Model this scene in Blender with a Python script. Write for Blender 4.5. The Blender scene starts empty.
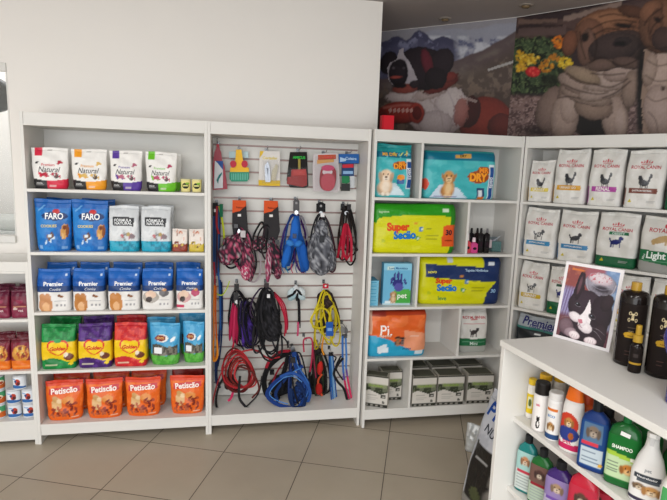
import bpy, bmesh, math, random
import numpy as np
from mathutils import Vector, Matrix

C = bpy.context.scene.collection
PI = math.pi
R = math.radians

# ------------------------------------------------------------------ camera (solved from the shelf units: 1 m wide, 2 m tall)
CAM = np.array([1.2042, -3.1446, 1.7102])
F, PITCH, ROLL, YAW = 500.3, R(8.60), R(1.925), R(10.6)
_cy, _sy, _cp, _sp, _cr, _sr = math.cos(YAW), math.sin(YAW), math.cos(PITCH), math.sin(PITCH), math.cos(ROLL), math.sin(ROLL)
R0 = np.array([_cy, -_sy, 0]); U0 = np.array([_sy*_sp, _cy*_sp, _cp]); FW = np.array([_sy*_cp, _cy*_cp, -_sp])
RT = _cr*R0+_sr*U0; UP = -_sr*R0+_cr*U0
def ray(px, py): return RT*(px-333.5)/F+UP*(250-py)/F+FW
def at_y(px, py, Y):
    r = ray(px, py); return CAM+r*(Y-CAM[1])/r[1]
def at_z(px, py, Z):
    r = ray(px, py); return CAM+r*(Z-CAM[2])/r[2]
def at_plane(px, py, p, n):
    r = ray(px, py); return CAM+r*np.dot(np.array(p)-CAM, n)/np.dot(r, n)
def pix(p):
    q = np.asarray(p)-CAM; d = q@FW
    return 333.5+F*(q@RT)/d, 250-F*(q@UP)/d
def height_to(x, y, z0, py):
    lo, hi = z0, z0+1.5
    for _ in range(40):
        m = (lo+hi)/2
        if pix((x, y, m))[1] > py: lo = m
        else: hi = m
    return lo-z0

# ------------------------------------------------------------------ materials
def lin(h):
    h = h.lstrip('#'); c = np.array([int(h[i:i+2], 16)/255 for i in (0, 2, 4)])
    return np.where(c <= .04045, c/12.92, ((c+.055)/1.055)**2.4)
def mat(name, col=None, rough=.5, metal=0., bump=0., bscale=30., spec=.5, alpha=1., trans=0., coat=0., var=0.):
    m = bpy.data.materials.new(name); m.use_nodes = True
    nt = m.node_tree; b = nt.nodes['Principled BSDF']
    b.inputs['Roughness'].default_value = rough; b.inputs['Metallic'].default_value = metal
    b.inputs['Specular IOR Level'].default_value = spec
    b.inputs['Transmission Weight'].default_value = trans; b.inputs['Alpha'].default_value = alpha
    b.inputs['Coat Weight'].default_value = coat
    tc = nt.nodes.new('ShaderNodeTexCoord')
    if col is None:
        a = nt.nodes.new('ShaderNodeVertexColor'); a.layer_name = 'Col'; out = a.outputs['Color']
    else:
        a = nt.nodes.new('ShaderNodeRGB'); a.outputs[0].default_value = (*lin(col), 1); out = a.outputs[0]
    if var:
        n = nt.nodes.new('ShaderNodeTexNoise'); n.inputs['Scale'].default_value = 3.; nt.links.new(tc.outputs['Object'], n.inputs['Vector'])
        mp = nt.nodes.new('ShaderNodeMapRange'); mp.inputs[3].default_value = 1-var; mp.inputs[4].default_value = 1+var*.4
        nt.links.new(n.outputs['Fac'], mp.inputs[0])
        mx = nt.nodes.new('ShaderNodeMix'); mx.data_type = 'RGBA'; mx.blend_type = 'MULTIPLY'; mx.inputs[0].default_value = 1
        nt.links.new(out, mx.inputs[6]); nt.links.new(mp.outputs[0], mx.inputs[7]); out = mx.outputs[2]
    nt.links.new(out, b.inputs['Base Color'])
    if bump:
        n = nt.nodes.new('ShaderNodeTexNoise'); n.inputs['Scale'].default_value = bscale; n.inputs['Detail'].default_value = 3
        nt.links.new(tc.outputs['Object'], n.inputs['Vector'])
        bp = nt.nodes.new('ShaderNodeBump'); bp.inputs['Strength'].default_value = bump; bp.inputs['Distance'].default_value = .01
        nt.links.new(n.outputs['Fac'], bp.inputs['Height']); nt.links.new(bp.outputs[0], b.inputs['Normal'])
    return m
M = dict(
    melamine=mat('white_melamine', '#dedcd7', .45, spec=.35, var=.02),
    wall=mat('white_wall_paint', '#efebe5', .8, bump=.05, bscale=120, var=.02),
    ceiling=mat('grey_ceiling_paint', '#a39a97', .85, var=.03),
    film=mat('printed_film', None, .33, spec=.3, bump=.55, bscale=22),
    matte=mat('matte_printed_film', None, .5, spec=.2, bump=.25, bscale=24),
    card=mat('printed_card', None, .65, spec=.15, bump=.02, bscale=60),
    ink=mat('ink', None, .6, spec=.2),
    plastic=mat('coloured_plastic', None, .4, spec=.22),
    gloss=mat('glossy_plastic', None, .2, spec=.35),
    fabric=mat('webbing', None, .85, bump=.5, bscale=260, spec=.25),
    metal=mat('metal', None, .3, 1.),
    print=mat('mural_print', None, .55, spec=.3),
    photo=mat('glossy_print', None, .3),
    clear=mat('clear_plastic', '#8a9094', .08, spec=.3, alpha=.06),
    foil=mat('silver_foil', '#c4c7c6', .3, .25, bump=.5, bscale=40),
    glass=mat('window_glass', '#e6f0ee', .03, spec=.3, alpha=.07),
)
# slat groove aluminium with a warm tint, floor tiles
M['groove'] = mat('groove_strip', '#9c8580', .45, .3)
def floor_mat():
    m = bpy.data.materials.new('porcelain_floor_tiles'); m.use_nodes = True
    nt = m.node_tree; b = nt.nodes['Principled BSDF']
    tc = nt.nodes.new('ShaderNodeTexCoord'); mp = nt.nodes.new('ShaderNodeMapping'); mp.vector_type = 'POINT'
    a = R(20.3); mp.inputs['Rotation'].default_value = (0, 0, a); mp.inputs['Scale'].default_value = (1/.4925,)*3
    mp.inputs['Location'].default_value = (-.131/.4925, -.175/.4925, 0)
    nt.links.new(tc.outputs['Object'], mp.inputs['Vector'])
    br = nt.nodes.new('ShaderNodeTexBrick'); br.offset = 0; br.squash = 1
    br.inputs['Scale'].default_value = 1; br.inputs['Brick Width'].default_value = 1; br.inputs['Row Height'].default_value = 1
    br.inputs['Mortar Size'].default_value = .0055; br.inputs['Mortar Smooth'].default_value = .2
    br.inputs['Color1'].default_value = (*lin('#b0a593'), 1); br.inputs['Color2'].default_value = (*lin('#aba08f'), 1); br.inputs['Mortar'].default_value = (*lin('#4a443b'), 1)
    nt.links.new(mp.outputs[0], br.inputs['Vector'])
    n = nt.nodes.new('ShaderNodeTexNoise'); n.inputs['Scale'].default_value = 5; n.inputs['Detail'].default_value = 6
    nt.links.new(tc.outputs['Object'], n.inputs['Vector'])
    mr = nt.nodes.new('ShaderNodeMapRange'); mr.inputs[3].default_value = .92; mr.inputs[4].default_value = 1.06; nt.links.new(n.outputs['Fac'], mr.inputs[0])
    mx = nt.nodes.new('ShaderNodeMix'); mx.data_type = 'RGBA'; mx.blend_type = 'MULTIPLY'; mx.inputs[0].default_value = 1
    nt.links.new(br.outputs['Color'], mx.inputs[6]); nt.links.new(mr.outputs[0], mx.inputs[7])
    nt.links.new(mx.outputs[2], b.inputs['Base Color']); b.inputs['Roughness'].default_value = .38; b.inputs['Specular IOR Level'].default_value = .35
    return m
M['floor'] = floor_mat()

# ------------------------------------------------------------------ scene helpers
def tag(o, label=None, cat=None, group=None, kind=None):
    if label: o['label'] = label
    if cat: o['category'] = cat
    if group: o['group'] = group
    if kind: o['kind'] = kind
    return o
def thing(name, label, cat, loc=(0, 0, 0), rz=0., group=None, rx=0., ry=0.):
    o = bpy.data.objects.new(name, None); C.objects.link(o); o.empty_display_size = .05
    o.location = [float(v) for v in loc]; o.rotation_euler = (rx, ry, rz)
    return tag(o, label, cat, group)
def mesh_obj(name, V, Fc, m, parent=None, cols=None, smooth=False):
    me = bpy.data.meshes.new(name); me.from_pydata([tuple(map(float, v)) for v in V], [], [tuple(map(int, f)) for f in Fc])
    if cols is not None:
        ca = me.color_attributes.new('Col', 'FLOAT_COLOR', 'POINT')
        arr = np.ones((len(V), 4)); arr[:, :3] = np.clip(np.asarray(cols), 0, 1); ca.data.foreach_set('color', arr.ravel())
    me.materials.append(m)
    if smooth: me.polygons.foreach_set('use_smooth', [True]*len(me.polygons))
    me.update()
    o = bpy.data.objects.new(name, me); C.objects.link(o)
    if parent is not None: o.parent = parent
    return o
SIZE = {}; ROWS = {}; ROW = None
def dup(root, loc, rz=None, label=None, group=None):
    if root.name in SIZE: loc = clamp(loc, *SIZE[root.name], rz or 0)
    r = root.copy(); C.objects.link(r); r.location = [float(v) for v in loc]
    if rz is not None: r.rotation_euler = (root.rotation_euler[0], root.rotation_euler[1], rz)
    if root.name in SIZE and ROW == 'left': SIZE[r.name] = SIZE[root.name]; ROWS.setdefault((ROW, round(r.location[2], 2), 'f' if r.location[1] < .13 else 'b'), []).append(r)
    if label: r['label'] = label
    if group: r['group'] = group
    for ch in list(root.children):
        c = ch.copy(); C.objects.link(c); c.parent = r
        for g in list(ch.children):
            d = g.copy(); C.objects.link(d); d.parent = c
    return r

class MB:
    """collects shapes with a colour each and links them as ONE mesh"""
    def __init__(s, org=(0, 0, 0)): s.V = []; s.F = []; s.K = []; s.o = np.array(org, float)
    def add(s, V, Fc, col):
        n = len(s.V); c = lin(col) if isinstance(col, str) else col
        for i, v in enumerate(V): s.V.append(np.asarray(v, float)-s.o); s.K.append(c if np.ndim(c) == 1 else c[i])
        for f in Fc: s.F.append([i+n for i in f])
        return s
    def box(s, x0, x1, y0, y1, z0, z1, col='#ffffff'):
        V = [(x, y, z) for x in (x0, x1) for y in (y0, y1) for z in (z0, z1)]
        return s.add(V, [(0, 1, 3, 2), (4, 6, 7, 5), (0, 4, 5, 1), (2, 3, 7, 6), (0, 2, 6, 4), (1, 5, 7, 3)], col)
    def tube(s, pts, r, col, n=8):
        pts = [np.asarray(p, float) for p in pts]; V = []; Fc = []
        for i, p in enumerate(pts):
            t = pts[min(i+1, len(pts)-1)]-pts[max(i-1, 0)]; t /= np.linalg.norm(t)+1e-9
            a = np.cross(t, (0, 0, 1) if abs(t[2]) < .9 else (1, 0, 0)); a /= np.linalg.norm(a)+1e-9; b = np.cross(t, a)
            rr = r[i] if hasattr(r, '__len__') else r
            for k in range(n): V.append(p+rr*(math.cos(2*PI*k/n)*a+math.sin(2*PI*k/n)*b))
        for i in range(len(pts)-1):
            for k in range(n): Fc.append((i*n+k, i*n+(k+1) % n, (i+1)*n+(k+1) % n, (i+1)*n+k))
        Fc.append(list(range(n))[::-1]); Fc.append([(len(pts)-1)*n+k for k in range(n)])
        return s.add(V, Fc, col)
    def strap(s, pts, wid, col, th=.0022, face=(0, -1, 0), twist=0., colf=None):
        """flat webbing swept along pts, its face turned towards `face`"""
        P = smooth_line(pts); V = []; Fc = []; K = []; n = len(P); face = np.asarray(face, float)
        for i, p in enumerate(P):
            t = P[min(i+1, n-1)]-P[max(i-1, 0)]; t /= np.linalg.norm(t)+1e-9
            b = np.cross(t, face); l = np.linalg.norm(b); b = b/l if l > .05 else np.array([1., 0, 0])
            nn = np.cross(b, t); nn /= np.linalg.norm(nn)+1e-9
            a = twist*i/n; b, nn = b*math.cos(a)+nn*math.sin(a), nn*math.cos(a)-b*math.sin(a)
            for sx, sn in ((-.5, -.5), (.5, -.5), (.5, .5), (-.5, .5)): V.append(p+b*wid*sx+nn*th*sn)
            c = lin(colf(i/n) if colf else col); K += [c]*4
        for i in range(n-1):
            for k in range(4): Fc.append((i*4+k, i*4+(k+1) % 4, (i+1)*4+(k+1) % 4, (i+1)*4+k))
        Fc += [(0, 1, 2, 3), tuple((n-1)*4+k for k in (3, 2, 1, 0))]
        return s.add(V, Fc, np.array(K))
    def ell(s, c, r, col, n=12, m=8):
        V = []; Fc = []
        for j in range(m+1):
            ph = PI*j/m
            for i in range(n): th = 2*PI*i/n; V.append((c[0]+r[0]*math.sin(ph)*math.cos(th), c[1]+r[1]*math.sin(ph)*math.sin(th), c[2]+r[2]*math.cos(ph)))
        for j in range(m):
            for i in range(n): Fc.append((j*n+i, (j+1)*n+i, (j+1)*n+(i+1) % n, j*n+(i+1) % n))
        return s.add(V, Fc, col)
    def loft(s, rings, col, n=32, close=True):
        """rings: (z, rx, ry, exponent[, cx, cy])"""
        V = []; Fc = []
        for rg in rings:
            z, rx, ry, p = rg[:4]; cx, cy = (rg[4], rg[5]) if len(rg) > 4 else (0, 0)
            for k in range(n):
                a = 2*PI*k/n; c, sn = math.cos(a), math.sin(a)
                V.append((cx+rx*math.copysign(abs(c)**(2/p), c), cy+ry*math.copysign(abs(sn)**(2/p), sn), z))
        for i in range(len(rings)-1):
            for k in range(n): Fc.append((i*n+k, i*n+(k+1) % n, (i+1)*n+(k+1) % n, (i+1)*n+k))
        if close: Fc += [list(range(n))[::-1], [(len(rings)-1)*n+k for k in range(n)]]
        return s.add(V, Fc, col)
    def build(s, name, m, parent=None, smooth=False, bevel=0., label=None):
        o = mesh_obj(name, s.V, s.F, m, parent, s.K, smooth)
        if bevel:
            b = o.modifiers.new('edge', 'BEVEL'); b.width = bevel; b.segments = 2; b.limit_method = 'ANGLE'
        if label: o['label'] = label
        return o
def smooth_line(pts, k=7):
    P = [np.asarray(p, float) for p in pts]
    if len(P) < 3: return [P[0]+(P[-1]-P[0])*t for t in np.linspace(0, 1, k)]
    out = []
    for i in range(len(P)-1):
        p0, p1, p2, p3 = P[max(i-1, 0)], P[i], P[i+1], P[min(i+2, len(P)-1)]
        for t in np.linspace(0, 1, k, endpoint=False):
            out.append(.5*((2*p1)+(-p0+p2)*t+(2*p0-5*p1+4*p2-p3)*t*t+(-p0+3*p1-3*p2+p3)*t**3))
    return out+[P[-1]]

# ------------------------------------------------------------------ lettering
_tc = {}
def text2d(s, bold=.018, shear=0.):
    key = (s, bold, shear)
    if key in _tc: return _tc[key]
    cu = bpy.data.curves.new('t', 'FONT'); cu.body = s; cu.resolution_u = 3; cu.offset = bold; cu.shear = shear
    ob = bpy.data.objects.new('t', cu); C.objects.link(ob); bpy.context.view_layer.update()
    me = ob.evaluated_get(bpy.context.evaluated_depsgraph_get()).to_mesh()
    bm = bmesh.new(); bm.from_mesh(me); bmesh.ops.triangulate(bm, faces=bm.faces)
    for _ in range(3):                                              # short edges, so the ink follows the packet's curve
        e = [x for x in bm.edges if x.calc_length() > .16]
        if not e: break
        bmesh.ops.subdivide_edges(bm, edges=e, cuts=1); bmesh.ops.triangulate(bm, faces=bm.faces)
    bm.verts.index_update(); V = np.array([v.co[:2] for v in bm.verts]); Fc = [tuple(v.index for v in f.verts) for f in bm.faces]; bm.free()
    ob.evaluated_get(bpy.context.evaluated_depsgraph_get()).to_mesh_clear()
    bpy.data.objects.remove(ob); bpy.data.curves.remove(cu)
    mn, mx = V.min(0), V.max(0); V = (V-(mn+mx)/2)/(mx[0]-mn[0])
    _tc[key] = (V, Fc); return _tc[key]
def letters_on(S, w, h, items, parent, off=.0019, name='lettering'):
    """items: (text, cu, cv, width fraction, colour[, dict(rot, arc, hs, shear, bold)]) laid on surface S(u, v)"""
    for it in items:
        V = []; Fc = []; K = []
        s, cu, cv, wf, col = it[:5]; o = it[5] if len(it) > 5 else {}
        T, tf = text2d(s, o.get('bold', .018), o.get('shear', 0.))
        x = T[:, 0]*wf*w; y = T[:, 1]*wf*w*o.get('hs', 1.); y = y+o.get('arc', 0.)*w*(1-(2*T[:, 0])**2)
        a = o.get('rot', 0.); xr = x*math.cos(a)-y*math.sin(a); yr = x*math.sin(a)+y*math.cos(a)
        n = len(V); q = S(cu+xr/w, cv+yr/h).copy(); q[:, 1] -= off+o.get('lift', 0.)
        V += list(q); Fc += [tuple(i+n for i in f) for f in tf]; K += [lin(col)]*len(q)
        mesh_obj(name, V, Fc, M['ink'], parent, K)

# ------------------------------------------------------------------ painted print artwork (the packet's own colours)
def vnoise(x, y, seed=0):
    r = np.random.RandomState(seed).rand(64, 64)
    xi = np.floor(x).astype(int); yi = np.floor(y).astype(int); fx = x-xi; fy = y-yi
    fx = fx*fx*(3-2*fx); fy = fy*fy*(3-2*fy); g = lambda a, b: r[a % 64, b % 64]
    return (g(xi, yi)*(1-fx)+g(xi+1, yi)*fx)*(1-fy)+(g(xi, yi+1)*(1-fx)+g(xi+1, yi+1)*fx)*fy
def fbm(x, y, seed=0, o=4): return sum(vnoise(x*2**i, y*2**i, seed+i)*.5**i for i in range(o))/sum(.5**i for i in range(o))
class Art:
    def __init__(s, u, v, base): s.u = u; s.v = v; s.c = np.tile(lin(base), (len(u), 1))
    def m(s, mask, col, a=1.):
        c = lin(col) if isinstance(col, str) else np.asarray(col)
        k = np.clip(np.asarray(mask, float), 0, 1)[:, None]*a
        s.c = s.c*(1-k)+c*k; return s
    def rect(s, u0, v0, u1, v1, col, a=1.): return s.m((s.u >= u0)&(s.u <= u1)&(s.v >= v0)&(s.v <= v1), col, a)
    def ell(s, cu, cv, ru, rv, col, rot=0., soft=0., a=1.):
        x = s.u-cu; y = s.v-cv; c, n = math.cos(rot), math.sin(rot)
        d = np.sqrt(((x*c+y*n)/ru)**2+((-x*n+y*c)/rv)**2)
        return s.m(np.clip((1+soft-d)/(2*soft), 0, 1) if soft else d <= 1, col, a)
    def poly(s, pts, col, a=1.):
        inside = np.zeros(len(s.u), bool); n = len(pts)
        for i in range(n):
            (x0, y0), (x1, y1) = pts[i], pts[(i+1) % n]
            if y0 == y1: continue
            c = ((y0 > s.v) != (y1 > s.v))&(s.u < (x1-x0)*(s.v-y0)/(y1-y0)+x0); inside ^= c
        return s.m(inside, col, a)
    def spots(s, u0, v0, u1, v1, cols, n, ru, rv, seed=1):
        rg = random.Random(seed)
        for _ in range(n): s.ell(rg.uniform(u0, u1), rg.uniform(v0, v1), ru*rg.uniform(.6, 1.2), rv*rg.uniform(.6, 1.2), rg.choice(cols), rg.uniform(0, 3))
        return s
    def dog(s, cu, cv, k, asp, body='#c48a4e', dark='#3a2418', light='#e8d0b0', full=True):
        """small sitting dog portrait, k = half height in v, asp = width unit over height unit"""
        a = k*asp; m = lambda p, q, t: '#%02x%02x%02x' % tuple(int(int(p[i:i+2], 16)*(1-t)+int(q[i:i+2], 16)*t) for i in (1, 3, 5)); mid = m(body, dark, .35)
        if not full: k *= 1.4; a *= 1.9; cv -= .28*k
        if full: s.ell(cu-.1*a, cv-.55*k, a*.62, k*.5, mid, soft=.15); s.ell(cu, cv-.3*k, a*.52, k*.55, body, soft=.15); s.ell(cu, cv-.38*k, a*.3, k*.42, light, soft=.3, a=.8)
        if full: s.ell(cu-.2*a, cv-.92*k, a*.17, k*.12, light, soft=.2); s.ell(cu+.2*a, cv-.92*k, a*.17, k*.12, light, soft=.2)
        s.ell(cu, cv+.42*k, a*.46, k*.42, body, soft=.15); s.ell(cu-.44*a, cv+.3*k, a*.15, k*.36, mid, .25, .2); s.ell(cu+.44*a, cv+.3*k, a*.15, k*.36, mid, -.25, .2)
        s.ell(cu, cv+.22*k, a*.25, k*.2, light, soft=.3); s.ell(cu, cv+.3*k, a*.085, k*.065, dark); s.ell(cu, cv+.12*k, a*.1, k*.03, dark, a=.6)
        s.ell(cu-.19*a, cv+.48*k, a*.065, k*.065, dark); s.ell(cu+.19*a, cv+.48*k, a*.065, k*.065, dark); return s

# ------------------------------------------------------------------ packets
PROF = {
    'standup': ([0, .1, .3, .55, .78, .92, 1], [.86, 1, .97, .78, .42, .1, .05], 2.4, [0, .1, .5, .9, 1], [.85, .93, .97, 1, 1]),
    'gusset': ([0, .05, .5, .7, .86, .95, 1], [.95, 1, 1, .86, .42, .08, .05], 5., [0, .05, .6, 1], [.97, 1, 1, .98]),
    'sack': ([0, .06, .5, .75, .9, .97, 1], [.8, 1, 1, .85, .5, .1, .06], 3.2, [0, .05, .5, 1], [.92, 1, 1, .97]),
    'pack': ([0, .03, .1, .3, .7, .88, .96, 1], [.8, .93, .99, 1, .98, .88, .7, .5], 6., [0, .08, .5, .92, 1], [.97, 1, 1, 1, .97]),
}
def surf(w, h, d, kind, seed=0, wr=1., lean=0.):
    zs, ds, p, ws0, ws1 = PROF[kind]; rg = random.Random(seed); ph = [rg.uniform(0, 6.28) for _ in range(8)]
    def S(u, v, side=-1):
        u = np.asarray(u, float); v = np.asarray(v, float); e = np.clip(np.abs(2*u-1), 0, 1)
        D = d/2*np.interp(v, zs, ds)*(1-e**p)**(1/p)
        n = np.sin(9*u+ph[0]+4*v)*np.sin(11*v+ph[1])+.7*np.sin(17*u+ph[2]-8*v)*np.sin(6*v+ph[3])+.5*np.sin(23*v+ph[4]+7*u)
        amp = .035*d*wr*(1-e**6)*np.clip(v*6, 0, 1)
        x = (u-.5)*w*np.interp(v, ws0, ws1)+w*.007*wr*np.sin(10*v+ph[5])*np.where(u > .5, 1, -1)*e*np.clip(v*5, 0, 1)
        z = h*v+wr*.012*h*np.sin(5*u+ph[6])*v**6
        y = side*(D+.0003)+n*amp*(1 if side < 0 else .6)+lean*v*v*d
        return np.stack([x, y, z], -1)
    return S
def sheet(S, u, v0, v1, nv, art, cap0, cap1):
    nu = len(u); v = np.linspace(v0, v1, nv); U, W = np.meshgrid(u, v)
    Fr = S(U.ravel(), W.ravel(), -1); Bk = S(U.ravel(), W.ravel(), 1)
    cf = art(U.ravel(), W.ravel()); cb = cf.copy()
    nb = nu*nv; idb = np.arange(nb).reshape(nv, nu)+nb; idf = np.arange(nb).reshape(nv, nu)
    idb[:, 0] = idf[:, 0]; idb[:, -1] = idf[:, -1]
    Fc = []
    for j in range(nv-1):
        for i in range(nu-1):
            Fc.append((idf[j, i], idf[j, i+1], idf[j+1, i+1], idf[j+1, i])); Fc.append((idb[j, i+1], idb[j, i], idb[j+1, i], idb[j+1, i+1]))
    for cap, j in ((cap0, 0), (cap1, nv-1)):
        if cap:
            for i in range(nu-1):
                q = [idf[j, i], idb[j, i], idb[j, i+1], idf[j, i+1]]
                q = list(dict.fromkeys(q)); Fc.append(q if j == 0 else q[::-1])
    V = np.concatenate([Fr, Bk]); K = np.concatenate([cf, cb])
    return V, Fc, K
BAY = None
def clamp(loc, w, d, rz, bay=None):
    bay = bay or BAY
    if not bay: return loc
    hw = w/2*1.012*abs(math.cos(rz))+d/2*abs(math.sin(rz))+.003
    return (min(max(loc[0], bay[0]+hw), bay[1]-hw), loc[1], loc[2])
def packet(name, label, cat, w, h, d, kind, art, letters, loc, rz=0., group=None, seed=0, seal=.93, nu=42, nv=54, m='film', rx=0., wr=1., parts=('pouch_body', 'top_seal'), sticker=None, sealcol=None, bay=None):
    loc = clamp(loc, w, d, rz, bay); root = thing(name, label, cat, loc, rz, group, rx)
    SIZE[root.name] = (w, d); ROWS.setdefault((ROW, round(loc[2], 2), 'f' if loc[1] < .13 else 'b'), []).append(root) if ROW == 'left' else None; S = surf(w, h, d, kind, seed, wr)
    s = np.linspace(0, 1, nu); u = .35*s+.65*(.5-.5*np.cos(PI*s)); 
    def a(uu, vv): return art(Art(uu, vv, '#ffffff')).c
    if seal:
        def b(uu, vv):
            c = a(uu, vv)
            return c*np.where(np.sin(vv*h*900) > .6, .93, 1.)[:, None] if sealcol is None else np.tile(lin(sealcol), (len(uu), 1))
        V, Fc, K = sheet(S, u, 0, seal, nv, a, True, True); body = mesh_obj(parts[0], V, Fc, M[m], root, K, True)
        V, Fc, K = sheet(S, u, seal+.001, 1, 7, b, True, True); mesh_obj(parts[1], V, Fc, M[m], root, K, True)
    else:
        V, Fc, K = sheet(S, u, 0, 1, nv, a, True, True); body = mesh_obj(parts[0], V, Fc, M[m], root, K, True)
    letters_on(S, w, h, letters, body)
    if sticker:
        u0, v0, u1, v1, col, nm = sticker; uu, vv = np.meshgrid(np.linspace(u0, u1, 6), np.linspace(v0, v1, 6))
        q = S(uu.ravel(), vv.ravel()); q[:, 1] -= .002
        mesh_obj(nm, q, [(j*6+i, j*6+i+1, j*6+i+7, j*6+i+6) for j in range(5) for i in range(5)], M['card'], root, [lin(col)]*36)
    return root
def settle(rows, axis, origin, lo, hi, gap=.0055):
    """slide (and if need be squeeze) the packets of each row so that neighbours touch without sinking into each other"""
    for row in rows:
        t = [float(np.dot(np.array(r.location[:2])-origin, axis)) for r in row]; o = sorted(range(len(row)), key=lambda i: t[i])
        row = [row[i] for i in o]; t = [t[i] for i in o]; a0 = math.atan2(axis[1], axis[0])
        hw = [(SIZE[r.name][0]*r.scale[0]/2*1.034)*abs(math.cos(r.rotation_euler[2]-a0))+SIZE[r.name][1]*r.scale[1]/2*abs(math.sin(r.rotation_euler[2]-a0)) for r in row]
        k = min(1., (hi-lo-gap*(len(row)+1))/sum(2*h for h in hw))
        lim = .92 if k > .92 else k
        def relax(hw, t):
            for _ in range(400):
                for i in range(len(t)-1):
                    ov = hw[i]+hw[i+1]+gap-(t[i+1]-t[i])
                    if ov > 0: t[i] -= ov/2; t[i+1] += ov/2
                for i in range(len(t)): t[i] = min(max(t[i], lo+gap+hw[i]), hi-gap-hw[i])
            return t
        base = list(t); sq = 1.
        for sq in np.linspace(1, lim, 9):
            h2 = [h*sq for h in hw]; t2 = relax(h2, list(base))
            if max(abs(x-y) for x, y in zip(t2, base)) < .004: break
        for r, q in zip(row, t2):
            p = np.array(r.location[:2]); p = p+np.array(axis)*(q-float(np.dot(p-origin, axis))); r.location[0], r.location[1] = p; r.scale[0] *= float(sq)
def carton(name, label, cat, w, h, d, art, letters, loc, rz=0., group=None, side='#cccccc', top=None, topart=None, nu=30, nv=36, part='carton_body', lid=None, bay=None):
    """card box with printed front, centre of the base at loc, front at local y = -d/2"""
    loc = clamp(loc, w, d, rz, bay); root = thing(name, label, cat, loc, rz, group)
    S = lambda u, v, s=-1: np.stack([(np.asarray(u)-.5)*w, np.full(np.shape(u), -d/2), np.asarray(v)*h], -1)
    mb = MB()
    U, W = np.meshgrid(np.linspace(0, 1, nu), np.linspace(0, 1, nv)); q = lambda: [(j*nu+i, j*nu+i+1, (j+1)*nu+i+1, (j+1)*nu+i) for j in range(nv-1) for i in range(nu-1)]
    mb.add(S(U.ravel(), W.ravel()), q(), art(Art(U.ravel(), W.ravel(), '#ffffff')).c)
    mb.add([(-w/2, -d/2, 0), (-w/2, d/2, 0), (-w/2, d/2, h), (-w/2, -d/2, h)], [(0, 3, 2, 1)], side); mb.add([(w/2, -d/2, 0), (w/2, d/2, 0), (w/2, d/2, h), (w/2, -d/2, h)], [(0, 1, 2, 3)], side)
    mb.add([(-w/2, d/2, 0), (w/2, d/2, 0), (w/2, d/2, h), (-w/2, d/2, h)], [(0, 3, 2, 1)], side); mb.add([(-w/2, -d/2, 0), (w/2, -d/2, 0), (w/2, d/2, 0), (-w/2, d/2, 0)], [(0, 3, 2, 1)], side)
    if topart:
        T = np.stack([(U.ravel()-.5)*w, (W.ravel()-.5)*d, np.full(U.size, h)], -1); mb.add(T, q(), topart(Art(U.ravel(), W.ravel(), '#ffffff')).c)
    else: mb.add([(-w/2, -d/2, h), (w/2, -d/2, h), (w/2, d/2, h), (-w/2, d/2, h)], [(0, 1, 2, 3)], top or side)
    body = mb.build(part, M['card'], root)
    if lid: MB().box(-w/2+.012, w/2-.012, -d/2+.012, d/2-.012, h, h+.003, lid).build('carry_flap', M['card'], root)
    letters_on(S, w, h, letters, body, .0008)
    return root
def bottle(name, label, cat, loc, rz, rings, col, cap=None, labelspec=None, group=None, m='plastic', n=36, res=(34, 40), extra=None, capname='cap', capmat='plastic'):
    """lofted bottle; labelspec = (z0, z1, half angle, art, letters)"""
    root = thing(name, label, cat, loc, rz, group)
    MB().loft(rings, col, n).build('bottle_body', M[m], root, True)
    if cap:
        rg, cc = cap; MB().loft(rg, cc, 24).build(capname, M[capmat], root, False)
    if labelspec:
        z0, z1, ha, art, let = labelspec
        zz = [r[0] for r in rings]; rx = [r[1] for r in rings]; ry = [r[2] for r in rings]; pp = [r[3] for r in rings]
        def S(u, v, s=-1):
            u = np.asarray(u, float); v = np.asarray(v, float); z = z0+(z1-z0)*v
            X = np.interp(z, zz, rx)+.0006; Y = np.interp(z, zz, ry)+.0006; P = np.interp(z, zz, pp)
            e = np.clip((2*u-1)*min(.985, math.sin(min(ha, 1.4))**(2/pp[2])), -.995, .995)
            return np.stack([X*e, -Y*(1-np.abs(e)**P)**(1/P), z], -1)
        nu, nv = res; U, W = np.meshgrid(np.linspace(0, 1, nu), np.linspace(0, 1, nv)); U = U.ravel(); W = W.ravel()
        lab = mesh_obj('label', S(U, W), [(j*nu+i, j*nu+i+1, (j+1)*nu+i+1, (j+1)*nu+i) for j in range(nv-1) for i in range(nu-1)], M['card'], root, art(Art(U, W, '#ffffff')).c, True)
        wid = np.interp((z0+z1)/2, zz, rx)*2*min(.985, math.sin(min(ha, 1.4))**(2/pp[2])); letters_on(S, wid, z1-z0, let, lab, .001)
    if extra: extra(root)
    return root
# ================================================================== the setting
ZC = 2.868
P4 = np.array([3.058, -.035]); A4 = R(-51.8); D4 = np.array([math.cos(A4), math.sin(A4)]); N4 = np.array([-math.sin(A4), math.cos(A4)])
C0 = np.array([2.197, -1.437]); AC = R(-84.3); DC = np.array([math.cos(AC), math.sin(AC)]); NC = np.array([-math.sin(AC), math.cos(AC)])
SEAM = np.array([3.141, .361]); WL = np.array([2.10, 1.17]); WR = SEAM+np.array([math.cos(R(-48)), math.sin(R(-48))])*3.2
def struct(name, mb, m, bevel=0.): return tag(mb.build(name, M[m], None, bevel=bevel), kind='structure')
def plate(name, pts, m, z0=None, z1=None):
    """vertical wall along the plan polyline pts with a thickness to the left of it"""
    mb = MB(); (ax, ay), (bx, by) = pts; d = np.array([bx-ax, by-ay]); d = d/np.linalg.norm(d); n = np.array([-d[1], d[0]])*.1
    V = [(ax, ay, z0), (bx, by, z0), (bx+n[0], by+n[1], z0), (ax+n[0], ay+n[1], z0)]; V += [(x, y, z1) for x, y, _ in V]
    mb.add(V, [(3, 2, 1, 0), (4, 5, 6, 7), (0, 1, 5, 4), (1, 2, 6, 5), (2, 3, 7, 6), (3, 0, 4, 7)], '#ffffff'); return struct(name, mb, m)
XL, XR_, YF = -3.2, float(WR[0]), -6.0
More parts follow.
